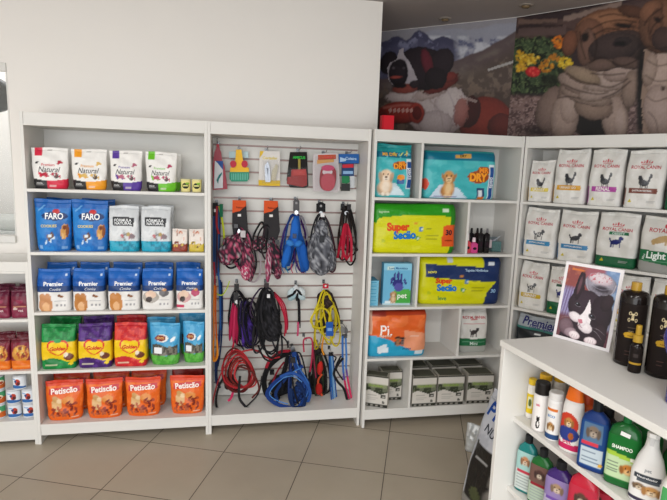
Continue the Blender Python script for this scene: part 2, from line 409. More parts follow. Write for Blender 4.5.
struct('floor', MB().box(XL-.1, XR_+.4, YF-.1, 2.4, -.06, 0), 'floor')
struct('ceiling', MB().box(XL-.1, XR_+.4, YF-.1, 2.4, ZC, ZC+.06), 'ceiling')
# white back wall with the window over the low unit
wx0, wx1, wz0, wz1 = -1.45, -.2, 1.245, 2.29
struct('wall_back', MB().box(wx1, 2.135, .325, .47, 0, ZC).box(XL, wx0, .325, .47, 0, ZC).box(wx0, wx1, .325, .47, 0, wz0).box(wx0, wx1, .325, .47, wz1, ZC), 'wall')
struct('wall_left', MB().box(XL-.1, XL, YF, 2.4, 0, ZC), 'wall')
struct('wall_right', MB().box(XR_, XR_+.1, YF, WR[1]+.3, 0, ZC), 'wall')
struct('wall_return', MB().box(2.035, 2.135, .47, 1.3, 0, ZC), 'wall')
struct('wall_rear', MB().box(XL, 2.035, 1.75, 1.85, 0, ZC), 'wall')
plate('wall_niche', (WL, SEAM), 'wall', 0, ZC)
plate('wall_corner', (SEAM, WR), 'wall', 0, ZC)
struct('wall_front', MB().box(XL, XR_, YF-.1, YF, 2.62, ZC).box(XL, XL+.25, YF-.1, YF, 0, 2.62).box(XR_-.25, XR_, YF-.1, YF, 0, 2.62), 'wall')
fr = struct('window_1', MB().box(wx0, wx1, .315, .345, wz1-.03, wz1+.02).box(wx0, wx1+.0, .30, .36, wz0-.03, wz0+.012).box(wx1-.006, wx1+.002, .322, .36, wz0, wz1).box(wx0, wx0+.03, .315, .36, wz0, wz1), 'melamine', .002)
MB().box(wx0+.03, wx1-.02, .39, .396, wz0+.012, wz1-.03).build('pane', M['glass'], fr)
struct('trim_1', MB().box(XL, XR_, YF-.06, YF-.02, 0, .08).box(-1.0, -.94, YF-.08, YF-.02, .08, 2.62).box(1.2, 1.26, YF-.08, YF-.02, .08, 2.62).box(3.2, 3.26, YF-.08, YF-.02, .08, 2.62), 'melamine')

# ---- things seen through the window: a bench with a folded blanket, a round dark dryer
g = thing('grooming_bench', 'pale bench with folded cloth behind the window above the low unit', 'bench', (-.75, .95, 0))
MB().box(-.6, .55, -.25, .25, 1.20, 1.24, '#d9dcda').build('bench_top', M['plastic'], g, bevel=.004)
for x in (-.5, .45): MB().box(x-.03, x+.03, -.2, .2, 0, 1.20, '#c4c8c6').build('leg', M['plastic'], g)
t = MB(); t.loft([(1.241, .3, .2, 4), (1.27, .31, .21, 4), (1.31, .3, .2, 4), (1.325, .27, .18, 4)], '#c9cbc6', 28); o = t.build('folded_cloth', M['fabric'], None, True)
o.location = (-.52, .93, 0); tag(o, 'folded grey cloth on the bench seen through the window', 'cloth')
g = thing('pet_dryer_head', 'dark round dryer head behind the window at the left edge', 'dryer', tuple(at_y(-5, 95, .72)))
MB().ell((0, 0, 0), (.115, .10, .115), '#38302c', 24, 16).build('dryer_shell', M['plastic'], g, True)
MB().tube([(-.09, 0, .02), (-.3, .1, .12), (-.42, .5, .2), (-.42, 1.03, .22)], .018, '#8a8a8a', 10).build('support_arm', M['plastic'], g, True)

# ---- mural prints
def mural(name, a, b, z0, z1, art, label):
    d = b-a; L = np.linalg.norm(d); d = d/L; n = np.array([d[1], -d[0]])
    nu, nv = 260, 200; U, W = np.meshgrid(np.linspace(0, 1, nu), np.linspace(0, 1, nv)); U = U.ravel(); W = W.ravel()
    V = np.stack([a[0]+d[0]*L*U+n[0]*.004, a[1]+d[1]*L*U+n[1]*.004, z0+(z1-z0)*W], -1)
    q = V-CAM; dd = q@FW; X = 333.5+F*(q@RT)/dd; Y = 250-F*(q@UP)/dd
    A = Art(X, Y, '#8f8c92'); art(A, U, W)
    fc = [(j*nu+i, j*nu+i+1, (j+1)*nu+i+1, (j+1)*nu+i) for j in range(nv-1) for i in range(nu-1)]
    Bk = V-np.array([n[0], n[1], 0])*.003; N = len(V)
    rim = [j*nu for j in range(nv)][::-1]+list(range(nu))+[j*nu+nu-1 for j in range(nv)]+[(nv-1)*nu+i for i in range(nu)][::-1]
    fc += [(rim[k], rim[k]+N, rim[(k+1) % len(rim)]+N, rim[(k+1) % len(rim)]) for k in range(len(rim)) if rim[k] != rim[(k+1) % len(rim)]]
    o = mesh_obj(name, np.concatenate([V, Bk]), fc, M['print'], None, np.concatenate([A.c, A.c])); tag(o, label, 'mural')
def grain(A, s=.12, k=1.4):
    x, y = A.u, A.v; n = .6*fbm(x/k, y/k, 31)+.4*fbm(x/6, y/6, 17); A.c *= (1+s*(n-.5)*2)[:, None]
def sm(e, w): return np.clip(.5-e/w, 0, 1)                      # soft mask: e < 0 inside
def painter(A, ox, oy, k):
    """printed picture helpers in the print's own drawing units: flat blobs, furry lumps, folds, polygons with soft rims"""
    X = (A.u-ox)*k; Y = (A.v-oy)*k; nz = fbm(X/9, Y/9, 41)-.5; nf = fbm(X/3.2, Y/7, 23)-.5
    def dist(cx, cy, rx, ry, r):
        c, s = math.cos(r), math.sin(r); a = ((X-cx)*c+(Y-cy)*s)/rx; b = (-(X-cx)*s+(Y-cy)*c)/ry; return a, b
    def blob(cx, cy, rx, ry, col, r=0., e=4., a=1., fur=3.):
        p, q = dist(cx, cy, rx, ry, r); d = (np.sqrt(p*p+q*q)-1)*min(rx, ry)+nz*fur*2; A.m(sm(d, e), col, a)
    def lump(cx, cy, rx, ry, hi, lo, r=0., e=4., a=1., fur=3., pw=1.):
        p, q = dist(cx, cy, rx, ry, r); dd = np.sqrt(p*p+q*q); d = (dd-1)*min(rx, ry)+nz*fur*2
        z = np.sqrt(np.clip(1-dd*dd, 0, 1)); t = np.clip(.12+.8*z**pw-.22*q+nf*.35, 0, 1)[:, None]
        A.m(sm(d, e), lin(lo)*(1-t)+lin(hi)*t, a)
    def fold(pts, w, col, a=.85):
        P = np.array(smooth_line([(x, y, 0) for x, y in pts], 8))[:, :2]; best = np.full(len(X), 1e9)
        for (x0, y0), (x1, y1) in zip(P[:-1], P[1:]):
            l2 = (x1-x0)**2+(y1-y0)**2+1e-9; t = np.clip(((X-x0)*(x1-x0)+(Y-y0)*(y1-y0))/l2, 0, 1); best = np.minimum(best, np.hypot(X-x0-t*(x1-x0), Y-y0-t*(y1-y0)))
        A.m(sm(best-w/2+nz*2, w*.9), col, a)
    def area(pts, col, e=0., a=1., fur=0.):
        inside = np.zeros(len(X), bool); n = len(pts); XX = X+nz*fur*3; YY = Y+nf*fur*2
        for i in range(n):
            (x0, y0), (x1, y1) = pts[i], pts[(i+1) % n]
            if y0 != y1: inside ^= ((y0 > YY) != (y1 > YY))&(XX < (x1-x0)*(YY-y0)/(y1-y0)+x0)
        A.m(inside, col, a)
    return X, Y, nz, nf, blob, lump, fold, area
def art_bernard(A, U, W):
    X, Y, nz, nf, blob, lump, fold, area = painter(A, 370, 0, 3.573); n1 = fbm(X/60, Y/45, 3); n2 = fbm(X/18, Y/18, 9); n3 = fbm(X/90, Y/50, 21)
    A.c[:] = lin('#8b888e')
    A.m(sm(118-.12*(X-200)+30*(n3-.5)-Y, 10)*sm(185-X, 60), '#8f909c'); A.m(sm(135+20*(n1-.5)-Y, 8)*sm(190-X, 40)*np.clip((n2-.42)*6, 0, 1), '#5b5e78'); A.m(sm(128-Y, 8)*sm(190-X, 40)*np.clip((n1-.5)*7, 0, 1), '#b9bac2')
    pk = np.minimum(np.minimum(104+np.abs(X-178)*.85, 128+np.abs(X-95)*.42), 126+np.abs(X-262)*.5)+14*(n2-.5); A.m(sm(pk-Y, 6)*sm(X-310, 30), '#3f3e56'); A.m(sm(pk+8-Y, 8)*sm(X-310, 30)*np.clip((n2-.52)*8, 0, 1), '#8586a0', .7); A.m(sm(pk+30-Y, 14)*sm(X-310, 40), '#4c4b63', .8)
    hl = 222-.36*(X-290)-.0005*(X-290)**2+16*(n1-.5); A.m(sm(hl-Y, 6), '#57494a'); A.m(sm(hl+20-Y, 20)*np.clip((n1-.42)*5, 0, 1), '#6d625a', .8); A.m(sm(hl+60-Y, 50), '#4d4039', .85); A.m(sm(hl+70-Y, 30)*np.clip((n2-.48)*7, 0, 1), '#75665a', .7); A.m(sm(330-Y+40*(n1-.5), 40), '#3f322c', .75); A.m(sm(300-Y, 30)*np.clip((n2-.54)*8, 0, 1), '#6a584b', .6)
    area([(418, 248), (450, 236), (520, 214), (522, 222), (455, 244), (425, 254)], '#a09c99')
    # body
    lump(415, 440, 100, 95, '#7a2b1f', '#2a0f0d', .25); lump(470, 455, 50, 50, '#5c1f18', '#230d0b', .2); lump(355, 400, 40, 60, '#3d1613', '#20100e', .3)
    lump(240, 400, 110, 85, '#b3a5a2', '#6f5f5f', 0, fur=6); lump(290, 380, 60, 70, '#bcb0ad', '#8c7c7b', .2, fur=8); lump(235, 440, 60, 45, '#a99b99', '#756767', 0, fur=6); lump(325, 400, 26, 55, '#8a4034', '#5c241c', .15, fur=9, a=.8)
    fold([(215, 360), (250, 400), (260, 450)], 5, '#8a7b7a', .6); fold([(280, 330), (300, 380), (295, 440)], 5, '#94868a', .5); area([(345, 345), (385, 360), (380, 368), (340, 356)], '#a4908a', a=.6)
    lump(130, 345, 75, 24, '#b5a7a3', '#80706e', -.05, fur=5); lump(210, 335, 60, 20, '#a89791', '#786863', -.25, fur=5)
    lump(255, 300, 70, 26, '#6d2c26', '#3a1412', -.45, fur=5); lump(285, 275, 26, 18, '#74302a', '#451a17', -.3, fur=5)
    # head
    lump(185, 245, 95, 78, '#2b2127', '#0d090c', .1, fur=4); lump(255, 225, 42, 55, '#2c2228', '#120c10', .5, fur=4); lump(205, 225, 20, 52, '#6a2531', '#2c1218', -.25, fur=4, a=.9); lump(235, 280, 40, 40, '#231a1f', '#100b0e', 0, fur=4); lump(68, 225, 32, 42, '#241c22', '#0f0b0e', .3)
    area([(62, 245), (70, 225), (95, 212), (106, 178), (119, 172), (122, 198), (142, 222), (158, 258), (170, 285), (160, 300), (142, 300), (120, 312), (85, 308), (66, 285)], '#aaa1a6', fur=1.5)
    lump(101, 262, 35, 48, '#2a2228', '#0c090c', .05, fur=2); blob(140, 236, 6, 16, '#c0b8bc', -.4, a=.7); blob(128, 232, 3.5, 9, '#151114', -.3, fur=.5)
    lump(108, 225, 18, 14, '#262026', '#120d11', 0, fur=2); blob(92, 276, 19, 4.5, '#a84c42', -.05, fur=1); blob(84, 243, 5, 4, '#5a5158', fur=.5); blob(121, 243, 5, 4, '#4a4248', fur=.5)
    lump(125, 318, 46, 18, '#8a4238', '#40201d', -.08); blob(105, 306, 24, 9, '#1b1416', 0, fur=2); lump(160, 300, 18, 14, '#30262a', '#161013', -.4)
    # keg
    lump(112, 402, 84, 40, '#8c2a20', '#34100d', -.04, fur=1.5); fold([(50, 385), (110, 376), (165, 378)], 8, '#b06a5e', .6); lump(166, 404, 28, 38, '#963226', '#4a1611', 0, fur=1); lump(168, 404, 17, 25, '#571510', '#35100c', 0, fur=1)
    for k in range(6): area([(66+15*k, 392), (76+15*k, 384), (79+15*k, 398), (70+15*k, 404)], '#c09a90', a=.7)
    blob(48, 440, 20, 40, '#2b1013', 0, e=14, a=.8); grain(A)
def art_pups(A, U, W):
    X, Y, nz, nf, blob, lump, fold, area = painter(A, 510, 0, 3.573); n1 = fbm(X/80, Y/26, 5); n2 = fbm(X/15, Y/13, 8)
    A.c[:] = lin('#33272a'); A.m(np.clip((n1-.4)*5, 0, 1)*(Y < 210), '#56423e', .85)
    for x0, y0, x1, y1, w_, q in ((30, 112, 200, 108, 34, '#5b4845'), (30, 78, 170, 74, 15, '#70594e'), (190, 68, 400, 12, 20, '#8f7a70'), (30, 152, 110, 150, 20, '#84706c'), (60, 55, 330, 16, 12, '#2a1e1d'), (30, 95, 190, 92, 8, '#231918')):
        yy = y0+(y1-y0)*(X-x0)/(x1-x0); A.m(sm(np.abs(Y-yy)-w_/2+14*(n2-.5), 6)*(X > x0)*(X < x1), q, .8)
    g = sm(135+30*(n2-.5)-Y, 10)*sm(X-215, 20)*sm(Y-335, 16); A.m(g, '#1b2419'); A.m(g*np.clip((n2-.46)*7, 0, 1), '#425338', .75); A.m(g*np.clip((fbm(X/7, Y/7, 77)-.56)*9, 0, 1), '#66784c', .6); blob(145, 290, 35, 30, '#15170f', e=20, a=.8)
    rg = random.Random(4)
    for cx, cy, rx, ry, n, q in [(70, 212, 38, 18, 60, ('#c79a22', '#d8b234', '#a87c1c', '#e4c650')), (38, 205, 16, 26, 26, ('#d0a420', '#b88a1c')), (38, 243, 24, 14, 26, ('#c5922a', '#dcb030')), (130, 236, 24, 22, 36, ('#c0801f', '#a8661a', '#d8982e')), (172, 152, 24, 22, 40, ('#cc6f1c', '#e08a2c', '#b85a18', '#d87a20')), (196, 228, 28, 22, 44, ('#d6b224', '#c09a1e', '#e6c840')), (160, 206, 20, 12, 20, ('#a8681e', '#b87a24'))]:
        for _ in range(n):
            t = rg.uniform(0, 6.28); u = math.sqrt(rg.random()); blob(cx+rx*u*math.cos(t), cy+ry*u*math.sin(t), rg.uniform(3.5, 6.5), rg.uniform(2.5, 5), rg.choice(q), rg.uniform(0, 3), e=3, a=.9, fur=.5)
    lump(82, 257, 27, 19, '#c8262c', '#7c141a', 0, fur=2)
    for _ in range(14): blob(82+rg.uniform(-20, 20), 255+rg.uniform(-13, 13), 5, 3, rg.choice(('#e0564c', '#a81c24', '#d63a38')), rg.uniform(0, 3), e=3, a=.7, fur=.5)
    gr = sm(345+14*(n1-.5)-Y, 12); A.m(gr, '#503c3b'); A.m(gr*np.clip((n2-.46)*6, 0, 1), '#836b66', .8); A.m(gr*np.clip((fbm(X/6, Y/5, 55)-.55)*8, 0, 1), '#a48c86', .6); blob(100, 470, 60, 22, '#1c1415', e=24, a=.8)
    hi, lo = '#a08b80', '#4a3932'; h2, l2 = '#93796a', '#3c2b25'
    # left puppy body
    lump(150, 390, 55, 85, '#7f6a61', '#3a2c28', .35, fur=5); lump(300, 360, 130, 130, '#8c7669', '#33261f', 0, fur=4); blob(295, 440, 70, 60, '#15100f', e=20)
    lump(195, 420, 50, 90, hi, lo, .12, fur=4); lump(215, 380, 36, 60, '#a8948a', '#6b574e', .1, a=.8); lump(375, 425, 48, 85, hi, lo, -.06, fur=4); lump(395, 440, 22, 60, '#aa968c', '#7c685e', 0, a=.7); blob(290, 450, 36, 46, '#120d0d', e=14)
    lump(300, 385, 70, 44, '#8d776a', '#43342c', .1, fur=4); lump(270, 340, 95, 34, '#9b867a', '#46362f', .28); lump(240, 300, 74, 34, hi, lo, .4); lump(330, 325, 90, 32, '#a8948a', '#55443b', -.25); lump(360, 285, 100, 40, '#b09c92', '#5c4a41', -.2); lump(400, 250, 70, 38, '#a8938a', '#5a473e', -.35); lump(260, 270, 70, 28, '#98836f', '#46362d', .35); lump(430, 320, 30, 70, '#8d786c', '#3a2c26', .15)
    for p in ([(190, 300), (240, 322), (310, 336), (350, 330)], [(205, 262), (250, 290), (300, 300)], [(300, 300), (360, 312), (420, 282)], [(290, 262), (350, 268), (410, 262)], [(330, 350), (380, 330), (430, 290)], [(170, 350), (210, 345), (250, 352)]): fold(p, 6, '#3a2a24', .75)
    # head
    lump(360, 120, 135, 92, '#8a5d45', '#2e1c15', -.12, fur=4); lump(350, 75, 115, 38, '#9a6c50', '#4a2e22', -.2); lump(285, 120, 50, 55, '#7e5744', '#3a251d', .3); lump(213, 155, 27, 48, '#7b4f3b', '#351f17', .2); lump(440, 42, 55, 22, '#5d3d2f', '#2a1a14', .2)
    lump(275, 170, 34, 68, '#78594c', '#3c2a24', .15); lump(385, 175, 105, 66, '#54403b', '#1d1616', -.2); lump(335, 190, 56, 56, '#56413b', '#2a1f1d', .3); lump(430, 160, 56, 54, '#493632', '#1a1414', .2); lump(375, 168, 92, 50, '#453634', '#1c1616', -.2); lump(400, 150, 34, 17, '#332a2b', '#1a1516', -.15); lump(330, 232, 60, 22, '#6b554c', '#2c201d', -.1); lump(420, 225, 55, 22, '#5f4a43', '#251b18', .15)
    blob(268, 132, 13, 18, '#1d1413', .4, e=8); blob(409, 92, 38, 9, '#1c1312', .12, e=8); blob(395, 155, 22, 9, '#120e10', -.1, e=6)
    for p in ([(290, 105), (340, 80), (400, 72), (450, 80)], [(300, 125), (350, 102), (400, 110)], [(250, 115), (255, 160), (270, 210)], [(300, 120), (310, 160), (300, 215)], [(320, 60), (370, 50), (430, 62)], [(285, 225), (330, 205), (400, 235), (470, 205)]): fold(p, 6, '#24160f', .7)
    # dark gap and right puppy
    blob(468, 330, 17, 190, '#120d0d', .02, e=14)
    area([(482, 175), (575, 150), (575, 500), (474, 500), (470, 330)], '#8a7466', fur=3); lump(540, 260, 62, 100, '#b39d92', '#6d584d', .1, fur=4); lump(535, 400, 60, 100, '#a8938a', '#5e4a40', -.05, fur=4); lump(500, 250, 26, 60, '#a38e82', '#5a473d', .2)
    for p in ([(490, 215), (530, 235), (575, 225)], [(485, 270), (525, 290), (575, 285)], [(490, 345), (520, 362), (560, 350)], [(495, 400), (520, 430), (530, 490)]): fold(p, 6, '#4b3a32', .6)
    lump(545, 90, 85, 105, '#7c5743', '#2b1b15', .25, fur=4); lump(505, 40, 48, 34, '#8a5f48', '#3a241a', -.7); lump(520, 90, 26, 60, '#6f4c3b', '#2f1d16', .2); lump(550, 140, 44, 45, '#4a3632', '#1a1213', .2); blob(528, 70, 14, 9, '#1a1110', .5, e=7)
    for p in ([(480, 90), (500, 60), (540, 30)], [(500, 120), (515, 90), (550, 60)], [(495, 165), (530, 175), (575, 165)]): fold(p, 6, '#22140f', .7)
    blob(546, 316, 8, 9, '#4a3731', e=6); grain(A)
mural('mural_print', WL+(SEAM-WL)*.02, SEAM, 1.55, ZC-.004, art_bernard, 'mural of a black, white and red-brown dog with a keg before mountains')
mural('mural_print', SEAM, SEAM+(WR-SEAM)*.62, 1.55, ZC-.004, art_pups, 'mural of two wrinkled brown puppies beside yellow and red flowers')
# ---- recessed ceiling spots
def downlight(px, py, label):
    p = at_z(px, py, ZC); g = thing('recessed_downlight', label, 'ceiling light', (p[0], p[1], ZC), 0, 'recessed ceiling spots')
    MB().loft([(-.001, .047, .047, 2), (-.008, .045, .045, 2), (-.010, .034, .034, 2), (-.003, .03, .03, 2)], '#8f867d', 32, False).build('trim_ring', M['plastic'], g, True)
    MB().loft([(-.002, .03, .03, 2), (-.018, .022, .022, 2), (-.02, .01, .01, 2)], '#7d6a50', 24).build('lamp_lens', M['gloss'], g, True)
downlight(445, 18.5, 'recessed ceiling spot above the dog with the keg'); downlight(526, 5, 'recessed ceiling spot above the seam between the two murals')

# ================================================================== shelf units
def unit(name, label, loc, rz, w, H, shelves, dep=.30, dividers=(), slat=False, fascia=.074, pl=(.057, .13)):
    g = thing(name, label, 'shelf unit', (*loc, 0), rz); t = .018; m = M['melamine']
    for x in (0, w-t): MB().box(x, x+t, 0, dep+.012, 0, H).build('side_panel', m, g, bevel=.0012)
    MB().box(t, w-t, .004, .02, H-fascia+.012, H-.0015).build('fascia', m, g, bevel=.001)
    MB().box(t, w-t, .0, dep, H-fascia, H-fascia+.012).build('top_panel', m, g, bevel=.001)
    MB().box(t, w-t, .004, .02, pl[0], pl[1]-.018).build('plinth', m, g, bevel=.001)
    MB().box(t, w-t, .0, dep, pl[1]-.018, pl[1]).build('bottom_shelf', m, g, bevel=.001)
    for z in shelves: MB().box(t, w-t, 0, dep, z-.018, z).build('shelf', m, g, bevel=.001)
    for x, z0, z1 in dividers: MB().box(x-.008, x+.008, .003, dep, z0, z1).build('divider', m, g, bevel=.001)
    if not slat: MB().box(t, w-t, dep, dep+.01, .05, H-.002).build('back_panel', m, g)
    else:
        zs = [1.878-.0866*k for k in range(20)]; mb = MB(); V0 = 0
        edges = [H-fascia]+[z for z in zs if z > pl[1]+.03]+[pl[1]]
        for a, b in zip(edges[:-1], edges[1:]):
            mb.box(t, w-t, dep-.014, dep+.01, b+.006, a-.006)
        sp = mb.build('slat_panel', m, g, bevel=.001)
        gm = MB()
        for z in edges[1:-1]: gm.box(t, w-t, dep-.002, dep+.009, z-.006, z+.006)
        gm.build('groove_strip', M['groove'], sp)
    return g
S1 = (1.572, 1.204, .841, .474); S3 = (1.574, 1.209, .849, .494)
unit('shelf_unit', 'white shelf unit stacked with food pouches on five shelves', (-.019, 0), 0, 1.0215, 2., S1)
unit('slatwall_unit', 'white slatwall unit hung with leads and harnesses', (1.003, 0), 0, 1.01, 2., (), slat=True)
unit('cubby_unit', 'white unit with dividers holding absorbent pads and cat litter boxes', (2.0235, -.038), 0, 1.029, 2., S3,
     dividers=((.322, S3[0], 1.926), (.67, S3[1], S3[0]-.018), (.338, S3[2], S3[1]-.018), (.661, S3[3], S3[2]-.018), (.331, .13, S3[3]-.018)))
unit('shelf_unit', 'white angled shelf unit with large white kibble bags under the puppy mural', tuple(P4), A4, 1.02, 2., (1.572, 1.204, .841, .474))
unit('low_shelf_unit', 'low white shelf unit with maroon pouches and tins under the window', (-1.042, .004), 0, 1.0215, 1.145, (.80, .478), fascia=.07, pl=(.03, .16))

# ---- counter (double sided gondola)
def counter():
    g = thing('display_counter', 'white waist-high display counter with shampoo bottles on its shelves', 'counter', (*C0, 0), AC); m = M['melamine']; L, DP, H = 1.25, .64, 1.10
    MB().box(-.004, L, -.006, DP, H-.024, H).build('counter_top', m, g, bevel=.0015)
    MB().box(0, .02, 0, DP-.004, 0, H-.0245).build('side_panel', m, g, bevel=.0012); MB().box(L-.024, L-.004, 0, DP-.004, 0, H-.0245).build('side_panel', m, g, bevel=.0012)
    MB().box(.0205, L-.0245, .31, .322, .05, H-.025).build('back_panel', m, g)
    for z in (.787, .490, .26): MB().box(.0205, L-.0245, .07, .3095, z-.02, z).build('shelf', m, g, bevel=.001)
    MB().box(.0205, L-.0245, .05, .3095, .09, .11).build('bottom_shelf', m, g); MB().box(.0205, L-.0245, .06, .08, .0, .0895).build('plinth', m, g)
counter()
# ================================================================== products: white shelf unit, five shelves
BAY = (0., .984); ROW = 'left'
def X(px, py, Y): return float(at_y(px, py, Y)[0])
# --- natural snack pouches
def art_natural(c, tint):
    def f(A):
        A.c[:] = lin('#eceae6'); A.rect(.1, .8, .32, 1.01, c)
        A.m(A.v < .25-.05*np.sin(A.u*PI), c); A.m((A.v < .25-.05*np.sin(A.u*PI))&(A.u < .42+.1*A.v), '#2b2a2c')
        A.ell(.16, .63, .05, .025, '#3b3b3b', .5); A.ell(.8, .66, .07, .03, tint, -.4); A.ell(.75, .63, .05, .03, tint, .6)
        A.spots(.22, .31, .45, .37, [tint, c], 9, .06, .03, 3); A.spots(.55, .29, .8, .37, [tint, '#4a3a36'], 9, .06, .03, 5)
        A.rect(.5, .05, .68, .1, '#f0e6e0', .5); A.rect(.1, .08, .33, .11, '#8a8a8a', .6); A.rect(.42, .93, .56, .945, '#b9b6b2')
        return A
    return f
nat = [('#d32c46', '#b3243c', 'red-tabbed', 50), ('#f0a02a', '#d8b05a', 'orange-tabbed', 87.5), ('#5a3d9a', '#b3627a', 'purple-tabbed', 122.5), ('#6cc02c', '#b23a62', 'green-tabbed', 156)]
for i, (c, ti, nm, px) in enumerate(nat):
    S = packet('snack_pouch', f'white {nm} snack pouch on the top shelf of the left unit', 'pouch', .216 if i < 2 else .202, .235, .075, 'standup', art_natural(c, ti),
           [('Natural', .5, .47, .6, '#34343a', dict(shear=.35, hs=1.1, bold=.0)), ('Premium', .47, .585, .36, c, dict(bold=.0)), ('snacks', .21, .14, .18, '#d8d8d8'), ('tab', .2, .86, .1, c)][:3],
           (X(px, 170, .055), .065, S1[0]+.001), R(2-2*i), 'natural snack pouches', seed=i)
dup(S, (X(165, 170, .19), .19, S1[0]+.001), R(4), 'white snack pouch standing behind the green-tabbed one', 'natural snack pouches')
def art_tub(A): A.c[:] = lin('#e6d98e'); A.ell(.5, .5, .36, .32, '#2c2f24'); A.rect(.2, .45, .8, .58, '#d8d27a'); A.ell(.7, .75, .2, .12, '#7fae3a'); return A
for px, lb in ((185.8, 'small pale yellow pet food tub beside the green-tabbed pouch'), (196.8, 'small pale yellow tub against the right side panel of the top shelf')):
    bottle('food_tub', lb, 'tub', (X(px, 185, .07), .07, S1[0]+.001), R(2), [(0, .026, .026, 3), (.004, .027, .027, 3), (.07, .029, .029, 3), (.074, .03, .03, 3)], '#e3d79a',
           ([(.0745, .031, .031, 3), (.079, .031, .031, 3)], '#d9d3a0'), (.01, .066, 1.2, art_tub, [('pet', .5, .5, .4, '#e9e3a0')]), 'yellow tubs on the top shelf', m='card', capname='lid')
# --- blue cookie pouches and silver pouches
def art_faro(A):
    A.c[:] = lin('#2272c0'); n = fbm(A.u*5, A.v*6, 7); A.m(n > .52, '#2f86cf', .7); A.m(A.v > .84, '#1f5cac', .8); A.m((A.u > .6)&(A.v < .6)&(n > .4), '#1c5ca8', .6)
    A.ell(.56, .68, .36, .085, '#0f2f66'); A.ell(.6, .77, .11, .045, '#c23030')
    A.ell(.2, .83, .12, .02, '#7db6e4', .5, a=.7); A.spots(.26, .18, .5, .33, ['#5a3a28', '#6e4a30', '#cfe2f0'], 9, .07, .035, 2); A.ell(.42, .3, .06, .03, '#dfe8ee')
    A.ell(.82, .38, .09, .15, '#d39a54', -.1); A.ell(.9, .4, .04, .13, '#8a4e2a'); A.ell(.82, .46, .05, .04, '#7a3c22'); A.ell(.78, .3, .03, .06, '#e8bc80')
    A.rect(.1, .05, .2, .11, '#9cc3e6', .7); A.rect(.75, .04, .92, .1, '#9cc3e6', .5); return A
FL = [('FARO', .55, .68, .5, '#f4f6f8', dict(bold=.03, hs=1.2)), ('COOKIES', .4, .49, .44, '#ecd77a', dict(bold=.02, rot=.03))]
b = packet('cookie_pouch', 'blue cookie pouch, first on the left of the second shelf', 'pouch', .206, .305, .085, 'standup', art_faro, FL, (X(53.5, 228, .06), .07, S1[1]+.001), R(2), 'blue cookie pouches', seed=11)
dup(b, (X(90.5, 228, .06), .07, S1[1]+.001), R(-3), 'blue cookie pouch beside the silver pouches on the second shelf')
dup(b, (X(66, 225, .2), .2, S1[1]+.001), R(-6), 'blue cookie pouch behind the first one on the second shelf'); dup(b, (X(99, 225, .2), .2, S1[1]+.001), R(4), 'blue cookie pouch behind the second one on the second shelf')
def art_formula(A):
    A.c[:] = lin('#cfd3d6'); A.m(fbm(A.u*6, A.v*5, 4) > .55, '#dfe2e4', .8); A.m(A.v < .24, '#29a2bf'); A.m((A.v < .24)&(fbm(A.u*14, A.v*14, 2) > .52), '#0e7590', .8)
    A.poly([(.14, .58), (.84, .56), (.86, .75), (.15, .77)], '#2d2f33'); A.spots(.35, .27, .85, .4, ['#b8a06a', '#c5767a', '#9aa84e', '#8d8f90'], 16, .05, .028, 6); A.ell(.78, .34, .1, .06, '#8a7a80'); A.rect(.1, .86, .3, .87, '#8f969b'); return A
f1 = packet('silver_pouch', 'silver and teal pouch with a black label, left one of the front pair', 'pouch', .176, .275, .085, 'gusset', art_formula, [('FÓRMULA', .49, .7, .58, '#eceff0', dict(bold=.025)), ('NATURAL', .5, .625, .58, '#eceff0', dict(bold=.025))], (X(124.5, 228, .06), .07, S1[1]+.001), 0, 'silver and teal pouches', seed=21)
dup(f1, (X(156.5, 228, .06), .07, S1[1]+.001), R(-2), 'silver and teal pouch with a black label, next to the small treat packs')
dup(f1, (X(130, 225, .19), .2, S1[1]+.001), R(2), 'silver pouch behind the left one of the pair'); dup(f1, (X(161, 225, .19), .2, S1[1]+.001), R(-3), 'silver pouch behind the right one of the pair')
def art_treat(c):
    def f(A): A.c[:] = lin('#e6dcd4'); A.m(A.v < .3+.06*np.sin(A.u*8), c); A.spots(.1, .2, .9, .42, [c, '#5a3226', '#d8b860'], 14, .1, .05, 8); A.spots(.2, .55, .8, .9, ['#c46a4a', '#d9a08a', '#8c5a46'], 8, .08, .04, 3); return A
    return f
for px, c, lb in ((180.5, '#8f3a28', 'small treat pack with a brown base on the second shelf'), (197.5, '#c8b23e', 'small treat pack with a yellow base by the side panel')):
    packet('treat_pack', lb, 'pouch', .094, .14, .04, 'gusset', art_treat(c), [], (X(px, 240, .05), .055, S1[1]+.001), 0, 'small treat packs', seed=int(px), nu=22, nv=30)
# --- blue and white cookie bags, third shelf
def art_premier(dogc, extra=False):
    def f(A):
        A.c[:] = lin('#e4e2df'); A.m(A.v > .46, '#12376f'); A.m(A.v > .6, '#1b55a4'); A.m(A.v > .78, '#2465b8'); A.m((A.v > .44)&(A.v < .47)&(A.u < .3), '#e9e7e4')
        A.rect(.86, .84, .93, .88, '#c8d8ec')
        if extra:
            A.ell(.3, .32, .26, .15, dogc); A.ell(.3, .38, .18, .1, '#e6c9b4'); A.ell(.24, .26, .1, .07, '#3a2e2a'); A.ell(.72, .42, .16, .09, '#6d6a6c' if extra == 1 else '#b8486a'); A.ell(.74, .5, .07, .04, '#c88a50')
            if extra == 2: A.rect(0, .05, .3, .12, '#c23a5c')
        else: A.ell(.26, .16, .21, .22, dogc); A.ell(.17, .33, .1, .1, dogc); A.ell(.33, .33, .1, .1, dogc); A.ell(.27, .1, .1, .12, '#e0b080'); A.ell(.68, .37, .06, .035, '#7a4a2c'); A.ell(.75, .35, .05, .03, '#8c5a34')
        for q in (.6, .72, .84): A.ell(q, .14, .03, .028, '#9a9a9c')
        A.rect(.55, .24, .88, .255, '#b5b5b6'); A.rect(.55, .2, .82, .21, '#b5b5b6'); return A
    return f
